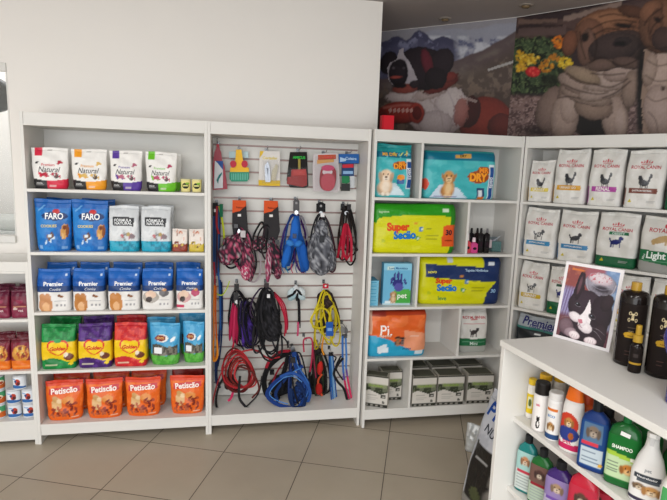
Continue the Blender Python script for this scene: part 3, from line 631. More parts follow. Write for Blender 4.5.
PL = [('Premier', .52, .66, .58, '#f2f4f6', dict(bold=.03)), ('Cookie', .57, .535, .34, '#e6eaf0', dict(shear=.4, bold=0))]
dg = ['#c78e62', '#b87a3e', '#c08040', '#a8a29a', '#cfa2a0']
for i, (px, ex) in enumerate(((54, 0), (89.5, 0), (124.5, 0), (158, 1), (190, 2))):
    w = .193 if i < 4 else .172
    pr = packet('cookie_bag', ['blue and white cookie bag with a pale dog, leftmost of the third shelf', 'blue and white cookie bag with a brown dog, second on the third shelf', 'blue and white cookie bag with a golden dog, middle of the third shelf', 'blue and white cookie bag with a grey badge, fourth on the third shelf', 'blue and white cookie bag with pink details by the side panel'][i], 'bag',
           w, .252, .09, 'gusset', art_premier(dg[i], ex), PL, (X(px, 290, .055), .065, S1[2]+.001), R(1-i*.6), 'blue and white cookie bags, front row', seed=30+i)
    dup(pr, (X(px+8-2*i if i < 4 else px, 285, .2)-(.012 if i == 4 else 0), .205, S1[2]+.001), R(2), ['blue bag behind the leftmost cookie bag of the third shelf', 'blue bag behind the second cookie bag of the third shelf', 'blue bag behind the middle cookie bag of the third shelf', 'blue bag behind the cookie bag with the grey badge', 'blue bag behind the cookie bag with pink details'][i], 'blue and white cookie bags, back row').scale = (1, 1, 1.06)
# --- golden heart bags and blue dog treat bags, fourth shelf
def art_heart(c, c2):
    def f(A):
        A.c[:] = lin(c); A.m(fbm(A.u*6, A.v*5, 3) > .56, c2, .8); A.m((A.v > .2+.05*np.sin(5*A.u))&(A.v < .63), '#ecc51c')
        H = lambda k: (lambda x, y: (x*x+y*y-1)**3-x*x*y**3 < 0)((A.u-.5)/(.27*k), (A.v-.455)/(.165*k))
        A.m(H(1), '#d8352c'); A.m(H(.86), '#f0cb24'); A.ell(.5, .65, .09, .05, c2)
        A.ell(.8, .28, .14, .08, '#6b3a2a'); A.ell(.72, .33, .06, .05, '#e8dcc8'); A.rect(.12, .08, .45, .11, '#e6e0c0', .6); A.ell(.86, .12, .07, .035, '#e8c82c'); return A
    return f
hb = [('#157a3a', '#2a9a50', 'green', 57.5, 60), ('#432266', '#5d3688', 'purple', 93.5, 95), ('#c2262e', '#dd4a3c', 'red', 132, 132)]
for i, (c, c2, nm, px, pb) in enumerate(hb):
    g = packet('heart_snack_bag', f'{nm} and yellow snack bag with a heart, front of the fourth shelf', 'bag', .215, .272, .1, 'gusset', art_heart(c, c2), [('Golden', .5, .475, .44, '#d0282a', dict(shear=.25, bold=.03))], (X(px, 347, .06), .075, S1[3]+.001), R(2-2*i), 'heart snack bags, front row', seed=40+i)
    dup(g, (X(px+15, 340, .2), .215, S1[3]+.001), R(3), f'{nm} snack bag behind the front {nm} one', 'heart snack bags, back row').scale = (1, 1, 1.03)
def art_bluetreat(A):
    A.c[:] = lin('#3f9bcb'); A.m(fbm(A.u*7, A.v*6, 9) > .55, '#63b3da', .7); A.m(A.v < .25+.03*np.sin(9*A.u), '#4a9a38'); A.m((A.v < .24)&(fbm(A.u*16, A.v*14, 1) > .5), '#63b54a', .8)
    A.m((A.v > .24)&(A.v < .47+.04*np.sin(7*A.u))&(A.u > .08)&(A.u < .95), '#4a4840'); A.m((A.v > .24)&(A.v < .47)&(A.u > .08)&(A.u < .95)&(fbm(A.u*20, A.v*16, 5) > .55), '#807c70', .9)
    A.ell(.4, .64, .22, .09, '#e8e6e0'); A.ell(.36, .645, .19, .07, '#7e2a22'); A.ell(.78, .62, .1, .045, '#e8eef0', .5); return A
bt = packet('dog_treat_bag', 'light blue dog treat bag with a white price sticker', 'bag', .205, .268, .085, 'standup', art_bluetreat, [('dogs', .36, .645, .24, '#e8b06a')], (X(168, 344, .06), .07, S1[3]+.001), R(-3), 'light blue dog treat bags', seed=50, sticker=(.14, .29, .42, .43, '#e6e8ea', 'price_sticker'))
b2 = dup(bt, (X(197, 344, .07)-.005, .085, S1[3]+.001), R(-4), 'light blue dog treat bag half hidden beside the right side panel'); b2.scale = (.72, .8, 1)
b3 = dup(bt, (X(160, 338, .17), .165, S1[3]+.001), R(5), 'light blue dog treat bag standing behind the stickered one'); b3.scale = (1, .8, 1.04)
b4 = dup(bt, (X(183, 338, .22), .235, S1[3]+.001), R(-3), 'light blue dog treat bag at the back by the side panel'); b4.scale = (1, .8, 1.06)
# --- orange snack pouches, bottom shelf
def art_pet(A):
    A.c[:] = lin('#e2651e'); A.m(fbm(A.u*5, A.v*5, 2) > .54, '#ec7a30', .8); A.m(A.v > .86, '#d9482a'); A.poly([(.1, .66), (.92, .72), (.9, .86), (.1, .8)], '#c22a44', .85)
    A.ell(.3, .42, .14, .18, '#d9b07a'); A.ell(.26, .55, .08, .08, '#c89a60'); A.ell(.38, .5, .07, .06, '#e8caa0'); A.ell(.6, .5, .16, .1, '#e09048')
    A.spots(.15, .12, .85, .3, ['#7d2a1e', '#93382a', '#b25a3a'], 22, .08, .04, 4); A.spots(.55, .32, .85, .44, ['#7d2a1e', '#a8482a'], 7, .07, .035, 9); A.rect(.7, .06, .9, .1, '#f0d8c0', .5); return A
for i, px in enumerate((63.5, 104.5, 143, 187.5)):
    y = (404, 401, 398, 396)[i]
    p = packet('orange_snack_pouch', ['orange snack pouch, leftmost on the bottom shelf', 'orange snack pouch, second on the bottom shelf', 'orange snack pouch, third on the bottom shelf', 'orange snack pouch by the right side panel of the bottom shelf'][i], 'pouch', .225, .25, .085, 'standup', art_pet, [('Petiscão', .5, .755, .7, '#fbeee6', dict(bold=.03, rot=.06))],
           (X(px, y, .07), .08, .131), R((4, 1, -3, -2)[i]), 'orange snack pouches, front row', seed=60+i, sealcol='#d0402a' if i < 2 else None)
    if i < 3: dup(p, (X(px+(9, 8, 6)[i], y-6, .2), .21, .131), R(3), ['orange pouch behind the leftmost orange one', 'orange pouch behind the second orange one', 'orange pouch behind the third orange one'][i], 'orange snack pouches, back row')
def art_dkred(A): A.c[:] = lin('#a83024'); A.m(A.v > .6, '#8c241e'); A.rect(.2, .5, .8, .6, '#d8a890', .5); return A
packet('red_snack_pouch', 'dark red pouch behind the last orange pouch on the bottom shelf', 'pouch', .21, .29, .07, 'standup', art_dkred, [], (X(188, 385, .22), .22, .131), 0, seed=70, nu=24, nv=30)

settle(ROWS.values(), np.array([1., 0]), np.array([0., 0]), 0., .984)
BAY = None; ROW = None
# ================================================================== low unit under the window
def art_maroon(A):
    A.c[:] = lin('#6e1c34'); A.m(A.v > .8, '#5a1630'); A.m(A.v < .38, '#7d2440'); A.rect(.15, .4, .85, .44, '#d8a078', .8); A.ell(.25, .34, .13, .05, '#d8c0b8'); A.ell(.5, .6, .2, .07, '#8c2c48'); return A
k = 0
for r_, y in enumerate((.055, .15, .24)):
    for i, x in enumerate((-.30, -.195, -.09) if r_ == 0 else (-.235, -.12)):
        packet('maroon_pouch', ['maroon pouch farthest left in the front row of the low unit', 'maroon pouch in the front row of the low unit, left of the edge one', 'maroon pouch beside the right side panel of the low unit', 'maroon pouch in the middle row of the low unit, left one', 'maroon pouch in the middle row of the low unit, right one', 'maroon pouch in the back row of the low unit, left one', 'maroon pouch in the back row of the low unit, right one'][k], 'pouch',
               .098, .165, .05, 'gusset', art_maroon, [('vet', .55, .27, .3, '#e0c8c8')], (x, y, .801), R(-4+3*i), 'maroon pouches', seed=80+k, nu=22, nv=30); k += 1
def art_orange(A):
    A.c[:] = lin('#7a2032'); A.ell(.5, .52, .42, .26, '#c98a3a'); A.spots(.2, .4, .8, .7, ['#e0a848', '#a8442a', '#d8c070', '#7a3020'], 22, .09, .05, 5); A.m(A.v < .3, '#dd6f1c'); A.m(A.v > .86, '#5f1826'); A.rect(.1, .06, .9, .12, '#e89044', .7); return A
for i, x in enumerate((-.335, -.218, -.101)):
    packet('stew_pouch', ['maroon and orange stew pouch farthest left on the low unit', 'maroon and orange stew pouch at the left edge of the photo', 'maroon and orange stew pouch beside the low unit side panel'][i], 'pouch', .112, .19, .06, 'gusset', art_orange, [], (x, .06, .479), R(-5+4*i), 'stew pouches', seed=90+i, nu=26, nv=34)
    packet('stew_pouch', ['stew pouch behind the one farthest left', 'stew pouch behind the one at the left edge', 'stew pouch behind the one at the side panel'][i], 'pouch', .112, .2, .06, 'gusset', art_orange, [], (x-.01, .16, .479), R(3), 'stew pouches', seed=95+i, nu=20, nv=26)
def art_can(A): A.c[:] = lin('#e2e6ec'); A.ell(.55, .55, .2, .28, '#b8402e'); A.ell(.62, .42, .12, .16, '#5a2a30'); A.m(A.v < .2+.1*np.sin(4*A.u), '#3a6aa8'); A.ell(.4, .62, .1, .12, '#3a4a78'); A.ell(.25, .8, .18, .06, '#8fb0d8'); return A
def art_cup(A): A.c[:] = lin('#c8622a'); A.m(A.v > .5, '#4a9a6a'); A.ell(.5, .55, .3, .2, '#e8dcc0'); A.ell(.55, .5, .16, .12, '#a8442a'); return A
def can(lb, x, y, z, col, art, grp, rz=0.):
    return bottle('food_tin', lb, 'tin', (x, y, z), rz, [(0, .037, .037, 2), (.003, .039, .039, 2), (.006, .0375, .0375, 2), (.082, .0375, .0375, 2), (.086, .039, .039, 2), (.089, .038, .038, 2)], '#c9cdd2', ([(.0892, .035, .035, 2), (.0905, .034, .034, 2)], '#d8dade'), (.009, .08, 2.6, art, []), grp, 'plastic', capname='lid')
for x, z, lb in ((-.168, .161, 'white and blue food tin at the bottom left of the tin stack'), (-.0825, .161, 'white and blue food tin at the bottom right by the side panel'), (-.17, .253, 'white and blue food tin in the middle of the stack, left one'), (-.084, .253, 'white and blue food tin in the middle of the stack, right one'), (-.13, .345, 'white and blue food tin topmost of the tin stack')):
    can(lb, x, .075, z, '#dfe3e8', art_can, 'white and blue tins', R(random.Random(int(z*1000+x*500)).uniform(-20, 20)))
for k, lb in enumerate(('orange and green food cup at the bottom of the cup stack', 'orange and green food cup in the middle of the cup stack', 'orange and green food cup on top of the cup stack')):
    can(lb, -.256, .075, .161+.092*k, '#c8622a', art_cup, 'orange and green cups', .4*k)

# ================================================================== cubby unit: pads, polish, gloves, litter
YC = -.03
def Xc(px, py): return X(px, py, YC)
def art_dry(upright):
    def f(A):
        A.c[:] = lin('#42b4ba'); A.m(fbm(A.u*5, A.v*4, 6) > .55, '#5cc3c6', .6); A.m(A.v > (.74 if upright else .8), '#10708a'); A.m((A.v > (.85 if upright else .97)), '#2a9a9c')
        if upright:
            A.poly([(.12, .05), (.82, .05), (.55, .28), (.2, .2)], '#cfe3ea'); A.dog(.3, .3, .26, 1.25, '#e8c9a6', '#6a4a34', '#f2e4d2'); A.ell(.68, .6, .22, .075, '#a04a16')
            A.rect(.6, .26, .78, .4, '#2a5a94'); A.ell(.69, .38, .1, .05, '#e8922a'); A.rect(.84, .16, 1, .72, '#dfeaf0'); A.rect(.87, .19, .98, .68, '#1d4f94'); A.spots(.15, .78, .9, .84, ['#e8a030', '#d8e070', '#7ac8d8'], 10, .06, .012, 2)
        else:
            A.poly([(.08, .02), (.6, .02), (.46, .24), (.2, .3)], '#cfe0ee'); A.dog(.33, .33, .3, .5, '#d49a58', '#6a4428', '#ecd0a0'); A.ell(.74, .47, .145, .13, '#a04a16'); A.ell(.81, .61, .09, .085, '#a04a16'); A.rect(.73, .03, .84, .24, '#1c3d68'); A.rect(.745, .06, .8, .2, '#dde4ea'); A.rect(.75, .0, .83, .06, '#d97a2a')
            A.rect(.885, .0, .97, .74, '#e3ecf0'); A.rect(.895, .02, .955, .68, '#1d4f94'); A.ell(.02, .3, .04, .12, '#d8503a'); A.poly([(.42, .85), (.62, .86), (.62, .94), (.42, .92)], '#e0a428', .8); A.rect(.13, .03, .45, .05, '#5a4a9a', .6)
        return A
    return f
packet('pet_pad_bag', 'upright teal pet pad bag with a puppy in the top left cubby', 'pad pack', .248, .342, .13, 'gusset', art_dry(True), [('MR', .72, .645, .2, '#f0902a', dict(bold=.04)), ('DRY', .67, .585, .36, '#f5a02c', dict(bold=.04)), ('MR DRY', .4, .805, .42, '#f0b03c', dict(bold=.03)), ('pads', .92, .45, .3, '#e8eef4', dict(rot=-1.57))], (Xc(394, 170), .06, S3[0]+.001), R(-4), bay=(2.0425, 2.3365), seed=101, wr=1.4)
packet('pet_pad_pack', 'wide teal pet pad pack with a golden puppy on the top shelf', 'pad pack', .5, .315, .17, 'pack', art_dry(False), [('MR', .81, .615, .13, '#f0902a', dict(bold=.05)), ('DRY', .74, .465, .24, '#f5a02c', dict(bold=.06, hs=1.2)), ('pads', .925, .36, .14, '#e8eef4', dict(rot=-1.57)), ('DRY', .52, .895, .09, '#3a2c10')], (Xc(463, 178), .075, S3[0]+.001), R(-2), bay=(2.3545, 3.0335), seed=102, seal=0, nu=64, nv=44, wr=.9)
def art_secao(green):
    def f(A):
        A.c[:] = lin('#d6d512'); y = A.v; cur = .72+.07*np.sin((A.u-.1)*3.2)
        if green: A.m(y > cur, '#2c951c'); A.poly([(0, 1), (.0, .62), (.03, .6), (.08, .75), (.2, .78), (.2, 1)], '#2c951c'); A.m((A.u > .93), '#247f18'); A.poly([(.82, .15), (.84, .56), (.9, .6), (.99, .6), (.99, .15)], '#e2571a')
        else: A.m((y > .6-.06*A.u*2)&(y < .88-.1*A.u)&(A.u > .06), '#182f60'); A.m((A.u > .76)&(y > .72), '#182f60'); A.ell(1.0, .0, .2, .5, '#182f60'); A.m((y > .9)&(A.u > .32)&(A.u < .4), '#c9d4e0'); A.m(A.u > .96, '#152a58')
        for q, c in ((.57, '#2a7ac0'), (.53, '#3a9a4a')): A.ell(q, .5 if q > .55 else .32, .025, .045, c); A.ell(q, .5 if q > .55 else .32, .012, .022, '#dfe8d8')
        A.rect(.62, .5, .7, .53, '#6a7a1a', .7); A.rect(.62, .36, .78, .375, '#8a8a1a', .7); A.rect(.62, .3, .76, .31, '#8a8a1a', .7); A.ell(.5, .62, .025, .03, '#d8902a', a=.8); A.ell(.12, .25, .025, .04, '#b8c422')
        A.rect(.82, .86, .9, .93, '#cfe6c8' if green else '#dfe6ee'); A.rect(.1, .08, .24, .09, '#6a7a2a', .8); return A
    return f
packet('pet_pad_pack', 'big green and yellow pet pad pack on the second shelf', 'pad pack', .565, .325, .17, 'pack', art_secao(True), [('Super', .29, .52, .27, '#e0521c', dict(bold=.06, rot=.03, hs=1.1)), ('Secão', .37, .38, .27, '#1d78c8', dict(bold=.06, rot=.04, hs=1.1)), ('30', .91, .44, .08, '#2a2030', dict(bold=.04)), ('tapetes', .12, .83, .12, '#b8dca8', dict(rot=.05)), ('unidades', .91, .28, .1, '#7a2a10')], (Xc(416, 228), .055, S3[1]+.001), R(-2), bay=(2.0425, 2.685), seed=103, seal=0, nu=64, nv=44, wr=.7)
packet('pet_pad_pack', 'yellow and navy pet pad pack on the third shelf', 'pad pack', .585, .325, .17, 'pack', art_secao(False), [('NOVO', .14, .7, .1, '#e8dc50', dict(bold=.04, rot=.05)), ('Super', .29, .5, .2, '#e0521c', dict(bold=.06)), ('Secão', .33, .37, .24, '#1d78c8', dict(bold=.06)), ('Tapete Higiênico', .68, .735, .28, '#b8d4ec', dict(bold=.02)), ('30', .9, .3, .06, '#9cc4e8', dict(bold=.03)), ('leve', .28, .14, .1, '#3a8a4a')], (Xc(463.5, 283), .08, S3[2]+.001), R(-3), bay=(2.3705, 3.0335), seed=104, seal=0, nu=64, nv=44, wr=.8)
def art_pi(A):
    A.c[:] = lin('#e0642a'); n = fbm(A.u*4, A.v*4, 3); A.m(n > .55, '#e87a40', .7); A.m((A.u > .6)&(A.v < .6-.2*(A.u-.6)), '#e8a07c', .8); A.m(A.v < .48-.38*A.u+.05*np.sin(6*A.u), '#2c9fc6'); A.m((A.v < .14)&(A.u > .1), '#2c9fc6'); A.m(A.v > .92, '#a83a1c'); A.m((A.v > .9)&(A.u < .3), '#7a2a2a', .7)
    A.poly([(.17, .08), (.36, .12), (.3, .3), (.15, .24)], '#dde8ee'); A.dog(.5, .38, .12, .62, '#6a4432', '#2a1a16', '#a87a58'); A.dog(.58, .37, .1, .62, '#4a3a3a', '#20181a', '#8a7a78'); A.rect(.8, .06, .95, .14, '#dce8ee'); A.m((A.u < .06)&(A.v > .5), '#e4c8b0', .7); A.rect(.7, .46, .86, .475, '#f0d0c0', .6); return A
packet('pet_pad_pack', 'orange and blue pet pad pack on the fourth shelf', 'pad pack', .405, .315, .17, 'pack', art_pi, [('Pi.', .29, .6, .2, '#fbf4ee', dict(bold=.01, hs=1.0)), ('tapetes', .28, .47, .2, '#f4d8c8'), ('puppy', .66, .18, .14, '#1c5a84')], (Xc(399, 333), .06, S3[3]+.001), R(-2), bay=(2.0425, 2.676), seed=105, seal=0, nu=52, nv=44, wr=1.)
# nail polish corner
def polish(lb, px, col, cap, y, h=.075, w=.022, caph=.04, grp='small polish bottles'):
    bottle('polish_bottle', lb, 'bottle', (Xc(px, 250), y, S3[1]+.001), 0, [(0, w*.9, w*.75, 4), (.003, w, w*.8, 4), (h-.012, w, w*.8, 4), (h-.004, w*.5, w*.5, 2), (h, w*.4, w*.4, 2)], col, ([(h+.0005, w*.48, w*.48, 2), (h+caph, w*.36, w*.36, 2)], cap), (h*.25, h*.6, .9, lambda A: A.m(A.u > -1, col).ell(.5, .5, .28, .36, '#2a1a24'), []), grp, 'gloss')
polish('coral polish bottle with a white cap beside the divider', 470.3, '#e0525c', '#efe6e4', .02, .085, .021, .05)
polish('magenta polish bottle with a pale cap, second from the divider', 476.6, '#d04a8a', '#e8d4dc', .02, .075, .027, .03)
polish('black polish bottle beside the magenta one', 484, '#1c1a1c', '#141314', .03, .14, .0185, .03)
polish('black polish bottle with a silver capped tip in front of the clear box', 489.4, '#1a181a', '#6a686a', .02, .14, .0185, .028)
polish('black polish bottle in the back row by the divider', 480, '#1c1a1e', '#1a181a', .115, .13, .019, .03)
polish('dark brown polish bottle at the back behind the black ones', 486.4, '#2a1a1c', '#1a1616', .12, .13, .019, .03)
t = thing('clear_case', 'clear plastic case with tools beside the polish bottles', 'case', (Xc(500, 245), .09, S3[1]+.001), R(-6))
mb = MB(); w, d, h, k = .07, .05, .145, .002
mb.box(-w, w, -d, d, 0, k).box(-w, -w+k, -d, d, k, h).box(w-k, w, -d, d, k, h).box(-w+k, w-k, -d, -d+k, k, h).box(-w+k, w-k, d-k, d, k, h); mb.build('case_shell', M['clear'], t)
MB().box(-w-.001, w+.001, -d-.001, d+.001, h, h+.006).build('case_lid', M['clear'], t)
MB().box(-.05, -.015, -.044, -.03, .03, .085, '#d8c8cc').box(-.01, .055, -.04, .0, .004, .075, '#46706e').box(-.052, .05, .02, .04, .004, .1, '#6f7c80').box(-.05, -.02, .0, .03, .004, .06, '#7a2a44').box(.0, .05, .01, .03, .004, .075, '#6f8f96').build('case_contents', M['plastic'], t)
MB().tube([(-.055, -.02, .03), (.05, -.02, .11)], .004, '#b8bec4').tube([(-.05, .01, .05), (.052, .012, .095)], .003, '#9a8aa8').build('tool', M['plastic'], t)
# glove boxes
def art_glove(A):
    A.c[:] = lin('#6fb4d6'); A.m(A.v > .84, '#8cc8e0'); A.m((A.v < .28)&(A.u > .35), '#4aa84a'); A.ell(.72, .3, .35, .1, '#55b04e'); A.m((A.v < .04), '#bcd6de')
    for x0, y0, l, r_ in ((.3, .6, .13, .5), (.4, .68, .15, .2), (.52, .7, .155, 0.), (.64, .67, .14, -.2), (.78, .56, .12, -.75)): A.ell(x0, y0, .045, l*.72, '#2c2f74', -r_*.8); A.ell(x0, y0+.01, .02, l*.5, '#4a4c94', -r_*.8)
    A.ell(.52, .51, .19, .1, '#34367e'); A.ell(.56, .43, .17, .1, '#5654a2'); A.dog(.38, .2, .15, 1.35, '#c09468', '#4a3428', '#e0c8a8'); A.rect(.1, .03, .3, .1, '#e0ecf0'); A.rect(.12, .84, .35, .92, '#e8f0d8', .6); return A
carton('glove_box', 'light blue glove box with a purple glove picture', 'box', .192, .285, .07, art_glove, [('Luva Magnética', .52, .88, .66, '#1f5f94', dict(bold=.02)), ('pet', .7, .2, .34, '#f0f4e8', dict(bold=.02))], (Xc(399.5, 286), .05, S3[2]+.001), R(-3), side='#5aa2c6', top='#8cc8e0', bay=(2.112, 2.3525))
for k in range(7):
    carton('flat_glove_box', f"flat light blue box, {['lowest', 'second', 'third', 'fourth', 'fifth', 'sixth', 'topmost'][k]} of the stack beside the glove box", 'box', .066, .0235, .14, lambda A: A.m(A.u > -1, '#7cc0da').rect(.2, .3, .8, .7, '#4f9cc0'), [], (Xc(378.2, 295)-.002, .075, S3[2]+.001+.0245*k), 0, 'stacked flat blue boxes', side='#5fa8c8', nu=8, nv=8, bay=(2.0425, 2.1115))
# kibble bags share the same front
def art_rc(band, animal, low=None, stripe=None, tag2=None):
    def f(A):
        A.c[:] = lin('#dddbd6'); A.m(fbm(A.u*5, A.v*5, 8) > .56, '#e6e4e0', .7)
        for q, hh, t in ((.37, .03, .5), (.43, .045, .28), (.5, .055, 0), (.57, .045, -.28), (.63, .03, -.5)): A.ell(q, .768+hh*.5, .017, hh*.55, '#c23a48', t); A.ell(q, .764+hh*.5, .006, hh*.4, '#dddbd6', t)
        A.ell(.5, .753, .13, .007, '#c23a48'); A.rect(.12, .664, .88, .669, '#c04050', .6)
        if animal == 'cat':
            q, q2 = '#3b3c40', '#55565a'; A.ell(.5, .43, .115, .055, q, -.1); A.ell(.44, .45, .07, .06, q); A.ell(.4, .515, .05, .038, q); A.poly([(.358, .525), (.362, .572), (.395, .55)], q); A.poly([(.41, .55), (.44, .57), (.445, .525)], q)
            A.ell(.625, .49, .026, .085, q2, -.35); A.ell(.655, .55, .034, .04, q2, -.2); A.ell(.6, .43, .04, .03, q)
            for x0 in (.405, .45, .55, .59): A.rect(x0, .335, x0+.024, .42, q)
            A.spots(.42, .4, .6, .46, [q2], 7, .02, .01, 4)
        else:
            c = animal; A.ell(.5, .47, .13, .05, c, .15); A.ell(.62, .54, .055, .035, c, -.2); A.poly([(.57, .45), (.66, .53), (.58, .56)], c); A.rect(.38, .36, .415, .46, c); A.rect(.58, .36, .615, .47, c); A.rect(.44, .36, .465, .44, c); A.ell(.36, .5, .02, .05, c, .6)
            if c == '#55565a': A.spots(.4, .42, .6, .52, ['#dddbd6'], 8, .025, .014, 3)
        if band: A.rect(.13, .25, .86, .34, band); A.poly([(.8, .24), (.88, .295), (.8, .35)], band)
        if low: A.m(A.v < low[1], low[0])
        if tag2: A.rect(.3, .6, .78, .65, tag2)
        if stripe: A.rect(0, .04, .055, .34, stripe)
        A.poly([(.14, .1), (.24, .1), (.19, .155)], '#c9b81e'); A.rect(.6, .12, .84, .125, '#a8a8a8', .8); A.rect(.6, .1, .8, .105, '#a8a8a8', .8); return A
    return f
RC = ('ROYAL CANIN', .5, .7, .74, '#b92c3c', dict(bold=.012))
def art_rcsmall(A):
    art_rc(None, '#3a3434')(A); A.m(A.v < .33, '#1d6a40'); A.m(A.v < .15, '#a9aaa4'); A.ell(.5, .33, .16, .03, '#e6e6e2'); A.rect(.1, .24, .9, .26, '#7ab090', .7); return A
packet('kibble_bag', 'small white and green kibble bag alone in the fourth shelf cubby', 'kibble bag', .205, .31, .12, 'gusset', art_rcsmall, [('ROYAL CANIN', .5, .8, .8, '#b92c3c', dict(bold=.015)), ('Mini', .5, .21, .26, '#cfe0d6', dict(bold=.01))], (Xc(478.5, 330), .08, S3[3]+.001), R(-4), bay=(2.6935, 3.0335), seed=106)
# litter cartons
def art_litter(A):
    A.c[:] = lin('#cfcac2'); n = fbm(A.u*16, A.v*14, 4); A.m((A.v > .47+.05*np.sin(7*A.u))&(A.v < .74), '#3a3f30'); A.m((A.v > .5)&(A.v < .74)&(n > .52), '#6f7460', .9); A.m((A.v > .62)&(A.v < .76)&(A.u > .15)&(A.u < .95), '#a4ad80', .4); A.m(A.v > .95, '#3a3a34')
    A.m(A.v < .1, '#34342e'); [A.rect(.1+.2*k, .025, .2+.2*k, .075, '#8f8c84') for k in range(4)]; A.rect(.72, .3, .92, .42, '#4a4a44'); A.rect(.76, .33, .88, .36, '#c8c4bc'); A.ell(.82, .17, .06, .04, '#5a5a54'); A.rect(.15, .36, .55, .38, '#9a968e', .8); A.rect(.15, .28, .6, .295, '#b2aea6', .8); A.rect(.15, .22, .5, .235, '#b2aea6', .8); return A
def top_litter(A): A.c[:] = lin('#b4b0a2'); n = fbm(A.u*9, A.v*9, 12); A.rect(.07, .08, .93, .92, '#5c5b4e'); A.m((A.u > .1)&(A.u < .9)&(A.v > .12)&(A.v < .88)&(n > .5), '#6b6c5c', .9); A.rect(.3, .4, .7, .6, '#5a5c4a'); return A
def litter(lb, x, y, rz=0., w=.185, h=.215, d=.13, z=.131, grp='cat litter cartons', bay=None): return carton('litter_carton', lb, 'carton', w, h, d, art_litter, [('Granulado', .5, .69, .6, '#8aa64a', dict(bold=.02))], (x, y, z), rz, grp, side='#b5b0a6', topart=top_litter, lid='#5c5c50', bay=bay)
zf = .131
litter('grey and green litter carton turned askew by the left side panel of the bottom cubby', 2.14, .04, R(-24), .165, .225, .085, bay=(2.0425, 2.3455))
litter('grey and green litter carton against the divider, straight behind the askew one', 2.262, .14, R(0), .15, .215, .1, bay=(2.0425, 2.3455))
for i, (px, lb) in enumerate(((424, 'litter carton left in the wide bottom cubby, beside the divider'), (451.5, 'litter carton in the middle of the wide bottom cubby'), (481, 'litter carton at the right of the wide bottom cubby'))):
    x = Xc(px, 388)+(.006 if i == 0 else .0); l = litter(lb, x, .038, R((0, -2, -3)[i]), .172 if i < 1 else .19, bay=(2.363, 3.0335))
    litter(lb.replace('litter carton', 'back row litter carton'), x+(.0, .005, -.012)[i], .19, R(1), .172 if i < 1 else .19, .225, .12)
# red box on top of the unit
p = at_y(387, 130.5, .0)
carton('red_carton', 'small red carton standing on the cubby unit below the dog mural', 'box', .078, .088, .05, lambda A: A.m(A.u > -1, '#c4202e').rect(0, 0, .12, 1, '#a81824'), [], (float(p[0]), .012, 2.0008), R(0), side='#a01822', nu=12, nv=12)
